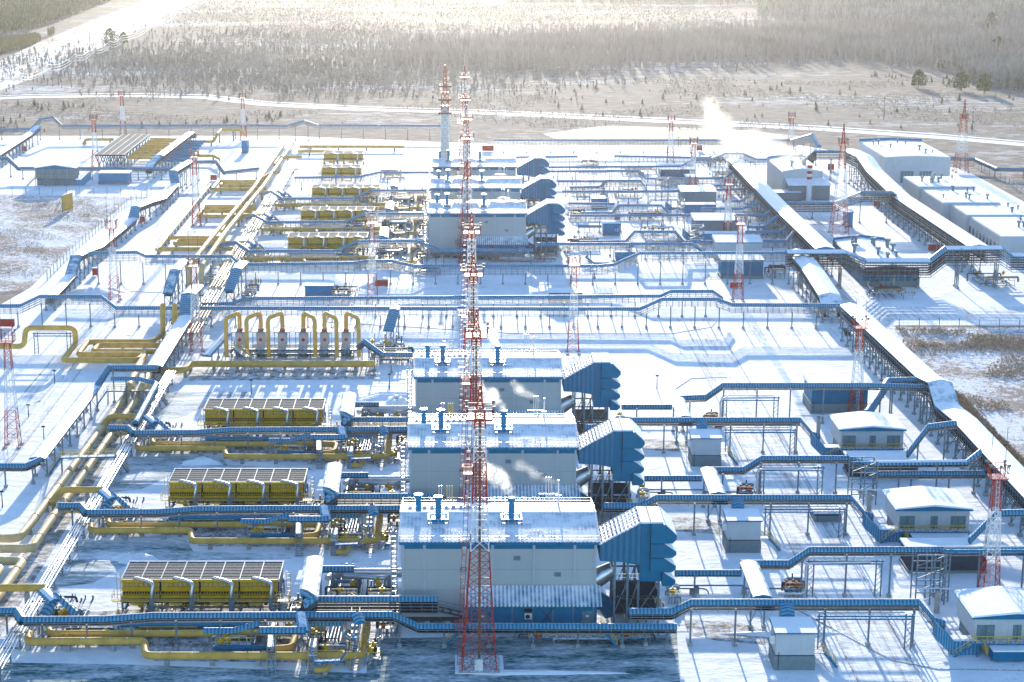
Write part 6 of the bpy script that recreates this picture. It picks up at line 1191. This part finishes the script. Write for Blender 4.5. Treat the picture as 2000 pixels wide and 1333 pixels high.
# ================================================================== STEAM
def steam_mat(name, dens, sc):
    m = bpy.data.materials.new(name); M[name] = m; m.use_nodes = True; n = m.node_tree; n.nodes.clear(); o = n.nodes.new('ShaderNodeOutputMaterial'); v = n.nodes.new('ShaderNodeVolumePrincipled')
    v.inputs['Color'].default_value = (1, 1, 1, 1); v.inputs['Anisotropy'].default_value = 0.7
    tc = N(n, 'ShaderNodeTexCoord'); oi = N(n, 'ShaderNodeObjectInfo'); ad = N(n, 'ShaderNodeVectorMath', operation='ADD'); n.links.new(tc.outputs['Object'], ad.inputs[0]); n.links.new(oi.outputs['Location'], ad.inputs[1])
    f = noise(n, sc, 5, vec=ad.outputs[0], rough=0.6); ln = N(n, 'ShaderNodeVectorMath', operation='LENGTH'); n.links.new(tc.outputs['Object'], ln.inputs[0])
    edge = ramp(n, ln.outputs['Value'], [(0.15, 1.0), (0.95, 0.0)]); k = ramp(n, mth(n, 'MULTIPLY', edge, mth(n, 'ADD', f, 0.25)), [(0.30, 0.0), (0.75, 1.0)])
    n.links.new(mth(n, 'MULTIPLY', k, dens), v.inputs['Density']); n.links.new(v.outputs[0], o.inputs['Volume'])
steam_mat('steam_thick', 0.2, 2.6); steam_mat('steam_wisp', 0.09, 2.2); steam_mat('steam_wide', 0.028, 2.8)
def steam(label, path, radii, mat, seed=0):
    rd = random.Random(seed); root = thing('steam_plume', label, 'steam', path[0]); root.location = path[0]
    for i in range(len(path) - 1):
        for t in (0, 0.33, 0.66):
            q = path[i].lerp(path[i + 1], t); r = (radii[i] + (radii[i + 1] - radii[i]) * t) * rd.uniform(0.75, 1.35); me = bpy.data.meshes.new('puff'); bm = __import__('bmesh').new(); __import__('bmesh').ops.create_icosphere(bm, subdivisions=3, radius=1); bm.to_mesh(me); bm.free(); me.materials.append(M[mat])
            o = bpy.data.objects.new('puff', me); C.collection.objects.link(o); o.parent = root; o.location = q - path[0] + Vector((rd.uniform(-.2, .2), 0, rd.uniform(-.2, .2))) * r; o.scale = (r * 1.1, r, r)
for r, nm in ((0, 'nearest'), (1, 'second'), (2, 'third')):
    q = XZ(999, 972, Yh + 6); b = q + Vector((0, ROWS[r], 0))
    steam('white steam puff drifting left from the right exhaust stack of the %s hall' % nm, [b + Vector((0, 1, 0)), b + Vector((-0.8, 2, 1)), b + Vector((-2.2, 3, 2.2)), b + Vector((-3.6, 4, 2.6)), b + Vector((-4.6, 5, 4.6))], [0.9, 1.6, 2.2, 2.0, 1.4], 'steam_thick', r)
    if r == 2: continue
    q = XZ(1090, 948, Yh + 16) + Vector((0, ROWS[r], 0))
    steam('thin wisp of steam from the slim vent mast on the %s hall' % nm, [q, q + Vector((-2, 1, 0.9)), q + Vector((-4.2, 2, 1.6)), q + Vector((-6.4, 3, 3.4))], [0.6, 1.1, 1.6, 1.9], 'steam_wisp', r + 5)
q = XZ(1579, 320, W(1579, 395).y + 4)
steam('large bright steam plume drifting left from the boiler house', [q, q + Vector((-7, 4, 4)), q + Vector((-16, 8, 6)), q + Vector((-25, 12, 7)), q + Vector((-31, 14, 13)), q + Vector((-34, 16, 22))], [2.5, 5, 7, 7.5, 7, 4], 'steam_wide', 9)
# ================================================================== HAZE
m = bpy.data.materials.new('haze_air'); M['haze_air'] = m; m.use_nodes = True; n = m.node_tree; n.nodes.clear(); o = n.nodes.new('ShaderNodeOutputMaterial'); v = n.nodes.new('ShaderNodeVolumePrincipled')
v.inputs['Color'].default_value = (0.97, 0.96, 0.96, 1); v.inputs['Density'].default_value = 0.000038; v.inputs['Anisotropy'].default_value = 0.87; n.links.new(v.outputs[0], o.inputs['Volume'])
m_ = MB(); m_.box(-9500, 9500, -400, 16500, -1, 125, 'haze_air'); o = m_.build('haze'); o['kind'] = 'stuff'
